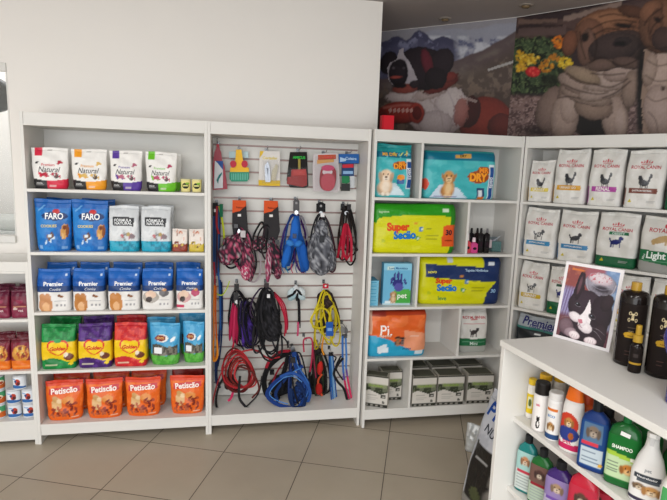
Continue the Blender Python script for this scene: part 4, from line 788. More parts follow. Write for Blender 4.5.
# ================================================================== slatwall: hooks and hung goods
YB = .286; k_ = .0064
def hook(px, py, what, y0=.13):
    p = at_y(px, py, .2); g = thing('display_hook', f'chrome slatwall hook holding {what}', 'hook', (p[0], YB-.0008, p[2]), 0, 'slatwall hooks')
    MB().box(-.009, .009, -.004, .0, -.016, .012, '#77797b').build('hook_plate', M['metal'], g, bevel=.001)
    MB().tube([(0, -.003, 0), (0, y0-YB+.02, .0), (0, y0-YB, .006), (0, y0-YB-.006, .02)], .0026, '#8c8e90', 8).build('peg', M['metal'], g, True)
    return p
def W(px, py, y): return at_y(px, py, y)
class Hung:
    """a bundle hung from a hook: straps, buckles and padded pieces, drawn from points on the photo at a stated depth"""
    def __init__(s, name, label, cat, px, py, group=None, y=.18, what=None, nohook=False):
        s.p = W(px, py, y); s.y = y; s.g = thing(name, label, cat, s.p, 0, group); s.q = {}
        if not nohook: hook(px, py-.8, what or label)
    def mb(s, part): return s.q.setdefault((part, len(s.q)) if part in ('buckle', 'ring', 'knob', 'red_pad', 'pink_pad', 'vest', 'purple_pad', 'chest_pad', 'mesh_pad') else (part, -1), MB(s.p))
    def strap(s, part, pts, wid, col, dy=0., twist=0., dys=None, colf=None, th=.0022):
        P = [W(a, b, s.y+dy+(dys[i] if dys else 0)) for i, (a, b) in enumerate(pts)]
        s.mb(part).strap(P, wid, col, th, (.15, -1, 0), twist, colf); return s
    def loop(s, part, px, py, w, h, wid, col, dy=0., sway=0., seed=0, colf=None):
        """hanging teardrop loop of webbing"""
        rg = random.Random(seed); P = []
        for i in range(17):
            t = i/16; a = 2*PI*t; x = px+sway*(1-math.cos(a))/2+w/2*math.sin(a)*(.55+.45*math.sin(a/2))+rg.uniform(-.4, .4); z = py+h*(1-math.cos(a))/2
            P.append(W(x, z, s.y+dy+.018*math.sin(a)+rg.uniform(-.003, .003)))
        s.mb(part).strap(P, wid, col, .0024, (rg.uniform(-.6, .6), -1, 0), rg.uniform(-.5, .5), colf); return s
    def pad(s, part, px, py, rx, ry, dep, col, rot=0., dy=0., wr=.25, seed=0, colf=None):
        """padded lump of folded mesh or vest"""
        c = W(px, py, s.y+dy); n, m = 30, 22; V = []; Fc = []; K = []; rg = random.Random(seed); f = [rg.uniform(0, 6) for _ in range(4)]
        for j in range(m+1):
            ph = PI*j/m
            for i in range(n):
                th = 2*PI*i/n; q = 1+wr*(.5*math.sin(4*th+f[0]+2*ph)+.35*math.sin(7*ph+f[1]+th)+.3*math.sin(9*th+f[2]-5*ph))*math.sin(ph)
                x = rx*k_*math.sin(ph)*math.cos(th)*q; y = dep*math.sin(ph)*math.sin(th)*q; z = ry*k_*math.cos(ph)
                V.append(c+np.array([x*math.cos(rot)+z*math.sin(rot), y, -x*math.sin(rot)+z*math.cos(rot)])); K.append(lin(colf(th, ph, rg) if colf else col))
        for j in range(m):
            for i in range(n): Fc.append((j*n+i, (j+1)*n+i, (j+1)*n+(i+1) % n, j*n+(i+1) % n))
        s.mb(part).add(V, Fc, np.array(K)); return s
    def buckle(s, part, px, py, w, h, col='#17171a', dy=-.02, d=.01, rot=0.):
        c = W(px, py, s.y+dy); w *= k_/2; h *= k_/2; V = []
        for sx in (-1, 1):
            for sy in (-1, 1):
                for sz in (-1, 1): x, z = sx*w, sz*h; V.append(c+np.array([x*math.cos(rot)+z*math.sin(rot), sy*d/2, -x*math.sin(rot)+z*math.cos(rot)]))
        s.mb(part).add(V, [(0, 1, 3, 2), (4, 6, 7, 5), (0, 4, 5, 1), (2, 3, 7, 6), (0, 2, 6, 4), (1, 5, 7, 3)], col); return s
    def poly(s, part, pts, col, dy=0., d=.004):
        P = [W(a, b, s.y+dy) for a, b in pts]; n = len(P); V = P+[p+np.array([0, d, 0]) for p in P]
        a = sum(P[i][0]*P[(i+1) % n][2]-P[(i+1) % n][0]*P[i][2] for i in range(n)); o = list(range(n)) if a > 0 else list(range(n))[::-1]
        s.mb(part).add(V, [o, [i+n for i in o[::-1]]]+[(o[(i+1) % n], o[i], o[i]+n, o[(i+1) % n]+n) for i in range(n)], col); return s
    def oval(s, part, px, py, rx, ry, col, dy=0., d=.004, n=28, p=2., rot=0.):
        pts = []
        for i in range(n):
            a = 2*PI*i/n; x = rx*math.copysign(abs(math.cos(a))**(2/p), math.cos(a)); y = ry*math.copysign(abs(math.sin(a))**(2/p), math.sin(a)); pts.append((px+x*math.cos(rot)-y*math.sin(rot), py+x*math.sin(rot)+y*math.cos(rot)))
        return s.poly(part, pts, col, dy, d)
    def text(s, part, t, px, py, wpx, col, dy=-.012, rot=0., o={}):
        T, tf = text2d(t, o.get('bold', .02), o.get('shear', 0)); c = W(px, py, s.y+dy); x = T[:, 0]*wpx*k_; z = T[:, 1]*wpx*k_
        s.mb(part).add([c+np.array([a*math.cos(rot)-b*math.sin(rot), 0, a*math.sin(rot)+b*math.cos(rot)]) for a, b in zip(x, z)], tf, col); return s
    def done(s, mats={}, smooth=()):
        for m in s.q.values():
            for v in m.V: v[0] = min(max(v[0]+s.p[0], 1.0235), 1.9925)-s.p[0]; v[1] = min(v[1]+s.p[1], .2835)-s.p[1]; v[2] = max(v[2]+s.p[2], .1318)-s.p[2]
        for (part, _), m in s.q.items(): m.build(part, M[mats.get(part, 'fabric')], s.g, part in smooth)
        return s.g
CARD = dict(card='card', header_card='card', lettering='ink', printed_card='card', blister='clear', pouch='film', label='card', buckle='gloss', ring='metal', clip='metal', grip='plastic', brush_head='plastic', knob='plastic', bottle_body='film', tool='metal', tag='card', nozzle='plastic')
# ---- top row
h = Hung('grooming_bottle', 'red flat bottle pack with a white label hanging at the top left of the slatwall', 'bottle', 217.5, 143, y=.2, what='the red bottle pack')
h.poly('bottle_body', [(214.5, 152), (217, 147), (219, 147), (221, 152), (222, 160), (224.5, 166), (227.5, 189), (213, 190), (212.6, 165)], '#981430', -.02, .05).poly('nozzle', [(216.6, 144), (219, 144), (220, 152), (215.6, 152)], '#a4182e', -.016, .04)
h.poly('label', [(214.8, 161), (223, 161), (222.8, 188), (214, 188.5)], '#d8dade', -.024, .003).poly('label', [(215.6, 161), (223, 161), (223, 170), (218, 163.5)], '#36599c', -.026, .001).poly('label', [(216.5, 180), (219, 175), (222, 172), (222, 174), (219, 179), (218, 184)], '#2a7a7a', -.026, .001)
h.strap('cord', [(218, 147), (217, 141), (217.6, 138)], .003, '#4a2028'); h.done(CARD)
h = Hung('grooming_brush', 'yellow and green grooming brush with two red knobs on the slatwall', 'brush', 239, 149, y=.22, what='the yellow and green brush')
h.poly('grip', [(236, 149.5), (241.5, 149.5), (243, 160), (244, 166), (249, 168), (249, 173), (230, 173), (230, 168), (234.5, 166), (235.5, 158)], '#e8b41a', -.02, .03).oval('knob', 233.2, 164, 3.2, 3.6, '#b81c34', -.03, .03).oval('knob', 244.6, 164, 3.2, 3.6, '#b81c34', -.03, .03)
h.poly('brush_head', [(229.5, 172), (249, 172), (249, 179), (247, 181.5), (231.5, 181.5), (229.5, 179)], '#1d8a6c', -.022, .035)
for i in range(10): h.poly('bristles', [(231.4+1.75*i, 173.5), (232.2+1.75*i, 173.5), (232.2+1.75*i, 180), (231.4+1.75*i, 180)], '#6cc0a8', -.028, .004)
h.poly('card', [(229, 151.5), (248, 151.5), (248.5, 158), (229, 158)], '#bcd6dc', .02, .002); h.done(dict(CARD, bristles='plastic'))
h = Hung('blister_tool', 'white and yellow blister card with a grey nail tool on the slatwall', 'blister pack', 267, 150, y=.22, what='the nail tool blister card')
h.poly('card', [(260, 151), (262, 150.5), (280, 151.5), (280, 186), (258.5, 185.5), (259.5, 155)], '#dcd8d4', .0, .003).poly('card', [(258.5, 180), (280, 180.5), (280, 186), (258.5, 185.5)], '#dcb838', -.001, .001).poly('card', [(260, 151), (264, 151), (262.5, 154), (259.6, 158)], '#dcb838', -.001, .001)
h.text('lettering', 'Cortador', 270, 158, 15, '#d9c23c', -.002).poly('tool', [(264.5, 166), (268, 161), (270, 168), (270.5, 182), (265.5, 182)], '#8d9096', -.012, .008).poly('tool', [(266.5, 168), (268.5, 168), (268, 176)], '#4a4c52', -.014, .002).poly('grip', [(272, 171), (276, 164), (278.5, 166), (275, 181), (271, 180)], '#c8c0a8', -.012, .008)
h.poly('blister', [(262, 160), (279, 160), (279.5, 184), (262, 183.5)], '#eef2f4', -.02, .0015); h.done(CARD)
h = Hung('slicker_brush', 'red slicker brush on a black card with green lettering', 'brush', 299, 150.5, y=.21, what='the slicker brush card')
h.poly('card', [(290, 152), (307, 152), (308.5, 186), (305, 188), (290, 187.5), (286.5, 180)], '#23201f', .0, .004).text('lettering', 'AMICUS', 299, 157.5, 13, '#36c04a', -.003, 0, dict(bold=.04)).poly('grip', [(298.2, 159), (300.4, 159), (300.6, 171), (298.2, 171)], '#9a8a3c', -.016, .014)
h.poly('brush_head', [(291.5, 169.5), (306, 169), (307, 176.5), (291, 177)], '#a8201c', -.02, .016).poly('brush_head', [(287.5, 177), (307, 175.5), (307, 185), (303, 187), (287, 184)], '#981c18', -.026, .02).poly('brush_head', [(293, 170.5), (305, 170), (305.6, 175), (293, 175.5)], '#bc342c', -.0215, .0015)
h.poly('blister', [(287.5, 168), (308, 167), (308.5, 187.5), (287, 186)], '#eef2f4', -.033, .0015); h.done(CARD)
h = Hung('retractable_leash', 'pink and red retractable leash in a clear blister pack', 'leash', 325, 153, y=.2, what='the retractable leash blister')
h.poly('card', [(313.5, 154), (338, 153), (340, 190), (336, 192.5), (313, 191), (312.5, 170)], '#c9c2c4', .0, .003).poly('card', [(318, 155), (336, 154.5), (336, 159), (318, 160)], '#c2502e', -.001, .001).poly('card', [(317, 160), (334, 158.5), (334, 162), (317, 164)], '#d8a05a', -.001, .001)
h.text('lettering', 'Guia', 328, 157, 9, '#e03a34', -.003); h.oval('leash_case', 328, 178, 8.2, 13, '#96141f', -.02, .018, p=2.6, rot=.08).oval('leash_case', 328, 182, 7, 8.6, '#bc3e4e', -.03, .012, p=2.4).oval('grip', 328, 168, 6.4, 3, '#c83a6a', -.03, .012).oval('grip', 327.5, 172, 5, 3.4, '#d8ccd0', -.026, .006)
h.poly('blister', [(315, 156), (338, 155), (339, 190), (315, 190)], '#eef2f4', -.04, .0015); h.done(dict(CARD, leash_case='gloss'))
h = Hung('flea_collar_pack', 'blue and red pack with a green clip hanging at the top right of the slatwall', 'pack', 349, 153.5, y=.21, what='the blue and red pack')
h.poly('header_card', [(338.5, 154), (359, 154), (359, 163.5), (339, 163)], '#2a5fa4', .0, .003).poly('header_card', [(340, 157), (346, 159), (346, 161), (340, 162)], '#a8c4e0', -.001, .001).poly('card', [(342, 163.5), (354, 163.5), (354, 176), (341.5, 176)], '#2a4470', -.004, .003).poly('card', [(342.5, 164.5), (353.5, 164), (353.5, 167.5), (342.5, 168)], '#c2303c', -.006, .001).poly('card', [(343, 171), (353, 171), (353, 174), (343, 174)], '#8ab0d8', -.006, .001)
h.poly('clip', [(342, 176), (349, 176), (350, 182), (347, 183.5), (342, 183)], '#1d7a4a', -.01, .01).poly('clip', [(341.5, 183.5), (350, 183.5), (350, 191), (341, 191)], '#2c2e2e', -.008, .008).poly('card', [(350, 176), (354.5, 176), (354.5, 188), (350, 188)], '#c4c8cc', .0, .002); h.text('lettering', 'Coleira', 351, 158.5, 12, '#b8d4ec', -.003); h.done(dict(CARD, clip='plastic'))
# ---- second row
def dots(base, alts, p=.35):
    return lambda th, ph, rg: rg.choice(alts) if rg.random() < p else base
h = Hung('leash_bundle', 'bundle of long leads with green and black tags at the left of the slatwall', 'leash', 216, 203, y=.19, what='the bundle of long leads')
h.poly('tag', [(212.6, 203), (218, 203), (218, 216), (212.8, 216)], '#1e1f22', -.015, .003).poly('tag', [(219.5, 204), (223, 204), (223, 217), (219.6, 217)], '#1d6a4a', -.01, .003).poly('tag', [(214, 209), (216.5, 209), (216.5, 212), (214, 212)], '#d8d8d8', -.017, .001)
cols = ['#2c4a7c', '#1d2c54', '#39507c', '#23242c', '#6a2a30', '#3c6a9c', '#27407a', '#1b1c24']
for i, c in enumerate(cols): h.strap('strap', [(214+.8*i, 205), (213.4+.9*i, 225+2*i), (213.6+.8*i, 250), (214+.7*i, 270+3*(i % 3))], .011, c, -.01+.006*i, twist=.3)
h.strap('strap', [(219, 206), (222.5, 222), (224, 236), (223, 246)], .012, '#c8d42c', .02).strap('strap', [(217, 206), (216.6, 224), (219, 234)], .012, '#a22c34', -.02)
h.strap('lead', [(214, 262), (215, 285), (214, 300)], .011, '#a83038', -.015).strap('lead', [(214, 286), (216, 293), (222, 295), (227, 288), (229.5, 281)], .007, '#b8cc2c', -.03).strap('lead', [(218, 268), (219.6, 290), (220.5, 330)], .011, '#2a5a9c', .0); h.done(CARD)
h = Hung('leash', 'long orange lead hanging at the left edge of the slatwall', 'leash', 214.5, 284, y=.12, what='the long orange and blue leads')
h.strap('strap', [(214.5, 285), (213.8, 310), (214, 335), (213.4, 352), (215, 360), (217, 352), (216.8, 338)], .010, '#d8741e', -.01).strap('strap', [(216, 286), (215.6, 312), (216.6, 338)], .010, '#c85a1c', .005).strap('handle', [(213.5, 340), (212.4, 352), (214, 361), (217.4, 356), (217, 340)], .012, '#e08a24', -.016); h.done()
h = Hung('leash', 'long blue lead hanging beside the orange one', 'leash', 220, 284, y=.245, nohook=True)
h.strap('strap', [(220, 280), (220.6, 310), (219, 340), (216, 360), (216, 380), (219, 386)], .014, '#1f3f7c', .0).strap('strap', [(221.6, 282), (222.4, 312), (221, 345), (218, 366)], .010, '#16305f', .012).strap('strap', [(218, 356), (216.4, 376), (220, 388)], .016, '#23345c', -.008); h.done()
pk = ['#23202a', '#8a3450', '#c25a78', '#2c2a30', '#b4a8ac', '#5c2438']
def header(h, x0, x1, y0, yb, card='#302e30'):
    m = (x0+x1)/2; h.poly('header_card', [(x0, y0), (x1, y0+.5), (x1+2, yb-10), (x1-1, yb), (x0+1, yb-2), (x0-.5, yb-14)], card, .0, .004).poly('header_card', [(x0, y0), (x1, y0+.5), (x1, y0+6), (x1-4, y0+9), (x1-6, y0+11), (x0+3, y0+12), (x0-.2, y0+13)], '#d4552a', -.0035, .004).text('lettering', 'Peitoral', m+1, y0+7.5, (x1-x0)*.6, '#7a2c18', -.006)
    h.poly('tag', [(m-1.6, y0+14), (m+1.8, y0+14), (m+1.8, y0+16.5), (m-1.6, y0+16.5)], '#e4e2e0', -.008, .002)
h = Hung('dog_harness', 'black and pink patterned harness on an orange-topped card, left of two', 'harness', 239.5, 200, 'harnesses on orange-topped cards', .18, what='the left orange-topped harness card')
header(h, 232.5, 246, 200, 240)
h.pad('vest', 231, 250, 11, 17, .05, '#2a2028', .5, -.03, .3, 3, dots('#3a2430', pk, .62)).pad('vest', 247.5, 261, 6.5, 22, .035, '#2a2028', -.12, -.02, .25, 5, dots('#3a2834', pk+['#c8607e'], .6)).pad('vest', 246, 272, 5, 9, .03, '#c2446c', 0, -.035, .2, 6, dots('#b83c64', ['#d86a8c', '#e4d4d8', '#7a2444'], .5))
for i in range(5): h.loop('strap', 239+i*1.5, 228, 12+3*i, 34+5*i, .012, pk[i % 6], -.02+.012*i, -4+3*i, i)
h.loop('strap', 233, 246, 16, 22, .014, '#1b1a1e', .0, -2, 9).buckle('buckle', 236, 226, 4, 4, '#2a2628').buckle('buckle', 243, 234, 5, 7, '#b8b0b2', -.03).buckle('buckle', 228, 263, 4, 3).oval('ring', 238, 231, 2.2, 2.2, '#b8babc', -.02, .004); h.done(CARD, ('vest',))
h = Hung('dog_harness', 'black and pink harness on an orange-topped card, right of two', 'harness', 271.5, 201, 'harnesses on orange-topped cards', .18, what='the right orange-topped harness card')
header(h, 264, 278, 200.5, 241)
h.pad('vest', 259, 244, 6, 8, .03, '#2a2226', .8, .0, .3, 13, dots('#2a2428', pk, .4)).pad('vest', 273, 256, 7, 20, .035, '#2a2226', -.1, .0, .3, 14, dots('#2a262c', pk, .4)).pad('vest', 268.5, 265, 3.2, 19, .022, '#7a2c48', .03, -.035, .2, 15, dots('#8c2c50', ['#c85a80', '#e0d4d8', '#2a2428'], .5)).pad('vest', 278, 272, 4, 8, .03, '#6a3444', 0, -.01, .2, 16, dots('#5a2c3c', pk, .5))
for i in range(4): h.loop('strap', 266+i*2, 225, 16-3*i, 28+7*i, .012, ['#1d1c20', '#33282e', '#1b1a1c', '#4a2434'][i], .01*i-.01, 2*i-3, 20+i)
h.loop('strap', 262, 222, 12, 28, .014, '#1c1b1e', .02, -6, 31).buckle('buckle', 270, 242, 4, 4, '#3a3438').buckle('buckle', 277, 242, 4, 5); h.done(CARD, ('vest',))
def topclip(h, px, py, col='#3a3a3c', w=6, hh=11):
    h.poly('tag', [(px-w/2, py+1), (px-1, py-1), (px+1, py-1), (px+w/2, py+1), (px+w/2, py+hh), (px-w/2, py+hh)], col, -.01, .012).oval('tag', px, py+3, 1.2, 1.2, '#9a9a9c', -.012, .002)
    h.oval('ring', px, py+hh+1.5, 1.9, 2.2, '#c4c6c8', -.014, .006)
h = Hung('dog_harness', 'bright blue harness with a purple strap in the middle of the slatwall', 'harness', 296.4, 200, y=.205, what='the bright blue harness')
topclip(h, 296.4, 200, '#58585a')
h.poly('vest', [(294, 216), (299, 216), (301.5, 232), (306, 246), (309, 267), (308, 271), (301, 272), (297, 252), (295, 244), (290, 266), (281.5, 267), (285, 246), (291, 234)], '#1d5cb4', -.03, .02)
h.pad('vest', 295, 232, 5, 16, .03, '#2468c4', 0, -.03, .12, 40).pad('vest', 286.5, 256, 4.4, 13, .028, '#2166c0', .22, -.035, .12, 41).pad('vest', 304.5, 256, 4.8, 16, .03, '#1d5cb2', -.2, -.03, .12, 42).pad('vest', 290, 243, 4.6, 3.2, .02, '#3c84d4', .4, -.05, .1, 43).pad('vest', 298.5, 243.5, 4.6, 3.4, .02, '#3078ca', -.4, -.05, .1, 44)
h.loop('strap', 294, 215, 18, 50, .014, '#3f2a6c', .02, -8, 45).loop('strap', 297, 214, 16, 58, .013, '#4a2a6a', .03, 6, 46).loop('strap', 301, 216, 8, 24, .012, '#8c8a92', -.0, 4, 47).loop('strap', 293, 214, 14, 56, .012, '#173d7c', .01, -5, 49)
for i in range(6): h.strap('strap', [(283+4.5*i, 264), (282+4.6*i, 269), (284+4.4*i, 273)], .005, ['#2a64b0', '#2a9ac0', '#c23050', '#1d3a70', '#7a2a50', '#2870bc'][i], -.01)
h.buckle('buckle', 294.5, 236, 4, 5, '#1a2c54', -.06); h.done(CARD, ('vest',))
h = Hung('dog_harness', 'grey camouflage harness right of the bright blue one', 'harness', 321, 203, y=.13, what='the grey camouflage harness')
topclip(h, 321, 203, '#1e1e20', 9, 9)
cm = ['#4c4e56', '#2c2d32', '#8c8f96', '#a8aab0', '#6a6c74']
h.pad('vest', 321.5, 254, 13.5, 23, .05, '#5a5c64', 0, -.02, .14, 50, dots('#55575f', cm, .75)).pad('vest', 321, 232, 7.5, 13, .035, '#5a5c64', 0, -.02, .15, 51, dots('#5f6169', cm, .7)).pad('vest', 313, 247, 5, 16, .04, '#4a4c52', .15, -.03, .2, 52, dots('#4c4e55', cm, .7)).pad('vest', 330.5, 258, 5.5, 14, .04, '#4a4c52', -.12, -.03, .2, 53, dots('#4c4e55', cm, .7))
for i in range(4): h.loop('strap', 320+i, 214, 14-2*i+6*(i % 2), 40+6*i, .012, ['#232428', '#3a3b40', '#1c1d20', '#4a2a34'][i], .01*i-.02, (-5, 5, -3, 9)[i], 54+i)
h.buckle('buckle', 322.5, 215, 4, 4, '#e0dfe0', -.03).buckle('buckle', 322, 239, 5, 7, '#26272b', -.06); h.done(CARD, ('vest',))
h = Hung('dog_harness', 'red and black strap harness at the right of the second row', 'harness', 345.5, 205, y=.17, what='the red and black strap harness')
h.buckle('buckle', 342.5, 207, 4, 7, '#1c1a1b', -.01).buckle('buckle', 349, 207, 4, 6, '#2a2627', -.008).oval('ring', 346.5, 213, 2, 2, '#d0d0d2', -.02, .006)
for i in range(6): h.loop('strap', 344.5+i*.6, 206, 6+2*i, 34+5*i, .012, ['#2a2220', '#1e1b1a', '#3c2a26', '#241f1e', '#332622', '#1b1918'][i], .008*i-.01, (-3, 4, 1, 6, -4, 3)[i], 60+i)
h.strap('strap', [(347, 212), (350, 226), (352, 240), (357.5, 251)], .016, '#241f1e', -.02)
for i, c in enumerate(('#a81430', '#b4203a', '#90102a', '#bc2c44')): h.strap('red_strap', [(345+i*.6, 224), (341+3.4*i, 240), (337.5+4.6*i, 258+1.2*i)], .018, c, -.035+.004*i, twist=.2)
h.loop('red_strap', 346, 224, 10, 34, .016, '#ba1c38', -.028, 1, 66); h.done(CARD)
# ---- third row
h = Hung('dog_harness', 'pink and purple harness hanging low at the left of the slatwall', 'harness', 236.5, 284, y=.22, what='the pink and purple harness')
h.buckle('buckle', 236.6, 287, 5, 7, '#1c1b1d').buckle('buckle', 236, 296, 5, 8, '#26262a').oval('ring', 237, 302, 2, 2, '#c0c2c4', -.02, .006)
h.loop('strap', 237, 290, 24, 56, .013, '#1c1a20', .02, 5, 70).loop('strap', 236.5, 290, 18, 50, .013, '#24222a', .03, 10, 71).loop('strap', 240, 296, 22, 48, .010, '#19181c', .01, 8, 72)
for i, c in enumerate(('#ac1c48', '#bc3058', '#96143c')): h.pad('pink_pad', 231.5+2.8*i, 322+2*i, 2.3, 21, .018, c, .09-.04*i, -.035, .12, 73+i)
h.pad('purple_pad', 248, 330, 6, 17, .03, '#3c2472', -.12, .0, .3, 76, dots('#3a2470', ['#2a1a54', '#4a308c', '#1e1830'], .6)).pad('purple_pad', 243, 334, 2.6, 14, .02, '#54329a', -.05, -.03, .12, 77)
for i in range(6): h.loop('strap', 240+2.4*i, 298+3*(i % 2), 9+2*i, 44+3*(i % 3), .011, ['#1c1a22', '#2a1f4a', '#17161a', '#3a2a6c', '#201e26', '#141317'][i], -.04+.006*i, 5, 300+i)
h.loop('strap', 248, 302, 16, 44, .011, '#201c2c', -.045, 3, 78).strap('strap', [(238, 300), (240, 318), (239, 340), (244, 350)], .010, '#1b1a1e', -.05).strap('strap', [(234, 342), (232, 350), (229, 358)], .012, '#c81e3c', -.02); h.done(CARD, ('pink_pad', 'purple_pad'))
h = Hung('dog_harness', 'bunch of black strap harness with one red lead, left of the white bow', 'harness', 266, 284, y=.115, what='the black strap harness')
h.buckle('buckle', 266.5, 286, 5, 6, '#2a1f24'); h.buckle('tag', 268.5, 296, 3, 3.6, '#dcdcde', -.05)
bk = dots('#17171a', ['#2c2b30', '#232227', '#3a393f', '#111113'], .6)
h.pad('mesh_pad', 265, 316, 8, 24, .04, '#17171a', .06, .0, .35, 80, bk).pad('mesh_pad', 274, 326, 7, 17, .04, '#1b1a1e', -.1, -.01, .35, 81, bk)
for i in range(12): h.loop('strap', 264+(i % 4)*1.8, 288+(i % 3)*3, 10+(i*7 % 15), 36+(i*11 % 32), .012, ['#17171a', '#232226', '#1b1b1f', '#2c2b30'][i % 4], -.05+.007*i, (-7, 6, 2, -3, 9, -9, 4, 0, 7, -5, 3, 10)[i], 82+i)
h.loop('strap', 262, 288, 16, 30, .011, '#3a2a44', .03, -7, 95).strap('strap', [(262, 335), (266, 352), (272, 358), (277, 352), (278, 336)], .013, '#18181b', -.03).strap('strap', [(258, 345), (264, 358), (272, 362)], .012, '#1c1b1e', -.01)
for i, c in enumerate(('#b8203c', '#c8304a', '#9c1a34')): h.strap('red_strap', [(272+i, 292), (280+2*i, 304), (285+1.2*i, 320), (284.6+1.4*i, 336-3*i)], .010, c, .0+.01*i, twist=.4)
h.strap('strap', [(276, 330), (282, 336), (287, 342), (288, 348)], .010, '#1a191c', -.05); h.done(CARD, ('mesh_pad',))
h = Hung('bow_tie_collar', 'white and black bow collar with a thin black and pink strap', 'collar', 297, 285.5, y=.21, what='the white bow collar')
for a, b, r, c in ((291, 292, .5, '#c4d4d8'), (302, 291.5, -.5, '#d4dcde'), (292.5, 297, 1.0, '#a8c4cc'), (301, 296.5, -1., '#b8ccd2'), (296, 290, 0, '#d8dcde')): h.pad('bow', a, b, 3, 5.6, .016, c, r, -.02, .2, int(a))
for a, b, r in ((294.5, 292, .6), (299.5, 292.5, -.7), (297, 297, .1), (290.5, 295.5, 1.1)): h.pad('bow', a, b, 1.4, 4.6, .014, '#1e1f22', r, -.03, .2, int(a))
h.strap('strap', [(297.4, 292), (298.4, 306), (298.6, 322), (297.6, 326)], .012, '#1d1b1e', -.01).strap('strap', [(299, 294), (300, 312), (300, 328)], .008, '#2a262a', .0).strap('strap', [(298, 322), (298, 330), (297.5, 336)], .013, '#c84a74', -.012); h.done(CARD, ('bow',))
h = Hung('dog_harness', 'yellow and black harness with a blue tag in the third row', 'harness', 325.5, 284.5, y=.18, what='the yellow and black harness')
h.buckle('tag', 325.6, 286, 6, 5, '#c0283a', -.02).oval('tag', 325.6, 286, 1, 1, '#e6dcd8', -.027, .002)
h.pad('mesh_pad', 325, 300, 8.5, 11, .04, '#2a2020', .2, .01, .3, 100, dots('#2c2224', ['#3a2a2c', '#4a3a30'], .4)).pad('mesh_pad', 324, 322, 6, 12, .03, '#252022', 0, .02, .3, 101)
for i in range(9): h.loop('strap', 325+(i % 3)*1.6-1, 290+(i % 4)*2, 8+(i*5 % 13), 32+(i*7 % 24), .011, ['#d0be22', '#c4b01e', '#dccc34', '#b8a41c', '#3a2c24'][i % 5], -.04+.008*i, (-6, 7, 2, -8, 10, -2, 5, -9, 9)[i], 102+i)
h.loop('strap', 322, 308, 22, 20, .012, '#d4c228', -.055, -2, 112).loop('strap', 333, 306, 12, 40, .012, '#c8b624', -.05, 3, 113).strap('strap', [(318, 320), (315, 335), (317, 346)], .011, '#c2ae22', -.04).strap('strap', [(324, 336), (322, 348), (324, 355)], .012, '#d48a24', -.03)
h.poly('blue_tag', [(326, 322), (333, 322), (333.5, 336), (326, 336)], '#2456a8', -.075, .003).poly('blue_tag', [(327.5, 328), (332, 328), (332, 331), (327.5, 331)], '#7aa4d8', -.077, .001); h.done(dict(CARD, blue_tag='card'), ('mesh_pad',))
# ---- coils and big harnesses at the bottom
h = Hung('leash', 'coiled red and brown rolled lead with black ends at the bottom left', 'leash', 236, 345, y=.14, what='the coiled red lead')
for i in range(5): h.loop('coil', 234+2.2*i, 348+3*i, 30-3*i, 44-3*i, .012, ['#5a1d1c', '#7c2226', '#3c1a18', '#8a2a2c', '#2e1a18'][i], -.01+.01*i, 3-i, 340+i)
for i in range(7):
    w = 34-2*i; h.loop('coil', 236+1.2*i, 350+2.5*i, w, 38-2.6*i, .011, ['#a8242c', '#8c2a28', '#b83038', '#6e241f', '#9c2c2a', '#c23a3e', '#542019'][i], -.03+.009*i, (2, 4, 1, 5, 3, 6, 2)[i], 120+i)
h.strap('coil', [(240, 352), (255, 350), (268, 358), (280, 357)], .010, '#a8262e', -.02).strap('coil', [(228, 362), (220, 376), (214, 396), (211.5, 411)], .009, '#9a2a2e', -.04).strap('coil', [(238, 366), (252, 372), (259, 388), (252, 398)], .012, '#5c2420', -.045)
h.strap('black_end', [(226, 374), (219, 386), (216, 400), (218, 414)], .015, '#1b1b1d', -.03).strap('black_end', [(240, 376), (239, 396), (244, 405), (249, 409)], .017, '#232224', -.05).strap('black_end', [(262, 376), (258, 394), (246, 407)], .011, '#262527', -.035).pad('black_end', 230, 382, 5, 9, .025, '#2a2023', .4, .02, .3, 131).strap('pink_end', [(233, 392), (231, 398), (228, 401)], .016, '#c42a5c', -.01); h.done()
h = Hung('dog_harness', 'large blue padded harness at the bottom of the slatwall', 'harness', 293, 350, y=.12, what='the large blue harness')
h.oval('ring', 293, 350, 2.4, 4, '#b0b2b6', -.01, .006)
h.strap('blue_band', [(303, 366), (290, 372), (274, 383), (267, 394), (273, 402), (286, 407), (298, 408)], .024, '#1b3a7e', -.05, .3, th=.008).strap('blue_band', [(294, 352), (296, 366), (303, 376), (308, 386), (305, 398), (297, 410)], .03, '#1d3f82', -.055, .3, th=.009).strap('blue_band', [(291, 366), (290, 384), (290, 398), (295, 411)], .026, '#162f62', -.03, .4, th=.008).strap('blue_band', [(280, 377), (292, 373), (304, 380), (310, 392), (308, 402)], .02, '#28529c', -.068, .3, th=.007)
h.strap('blue_band', [(296, 382), (303, 390), (305, 402), (299, 411), (292, 404), (291, 388)], .022, '#122a56', -.062, .4, th=.008).strap('blue_band', [(298, 364), (286, 378), (276, 392), (278, 402)], .02, '#1a3874', -.02, .4, th=.007)
h.pad('chest_pad', 297, 394, 6, 11, .028, '#152a58', .2, -.02, .35, 140, dots('#162c5c', ['#1e3c78', '#0f1e40', '#25478c'], .6)).pad('chest_pad', 303, 384, 4.5, 8, .022, '#1d3c7c', -.2, -.03, .35, 141, dots('#1a3670', ['#2a509c', '#122450'], .5))
h.strap('blue_edge', [(301, 368), (289, 374), (275, 385), (269.5, 394), (276, 400), (288, 404)], .006, '#4c86d0', -.064, .3).strap('blue_edge', [(295, 356), (298, 366), (305, 377), (309, 386), (306, 397)], .006, '#4076c0', -.066, .3).strap('blue_edge', [(283, 378), (293, 376), (302, 382)], .005, '#5a92d8', -.078)
for i in range(5): h.loop('webbing', 290+2*i, 352, 8+2*i, 42+3*i, .011, ['#17181c', '#1c2440', '#141418', '#22346a', '#1a1a1e'][i], -.01-.008*i, (-6, 3, 6, -2, 4)[i], 320+i)
h.buckle('buckle', 293, 360, 5, 6, '#26262a', -.07); h.done(CARD, ('chest_pad',))
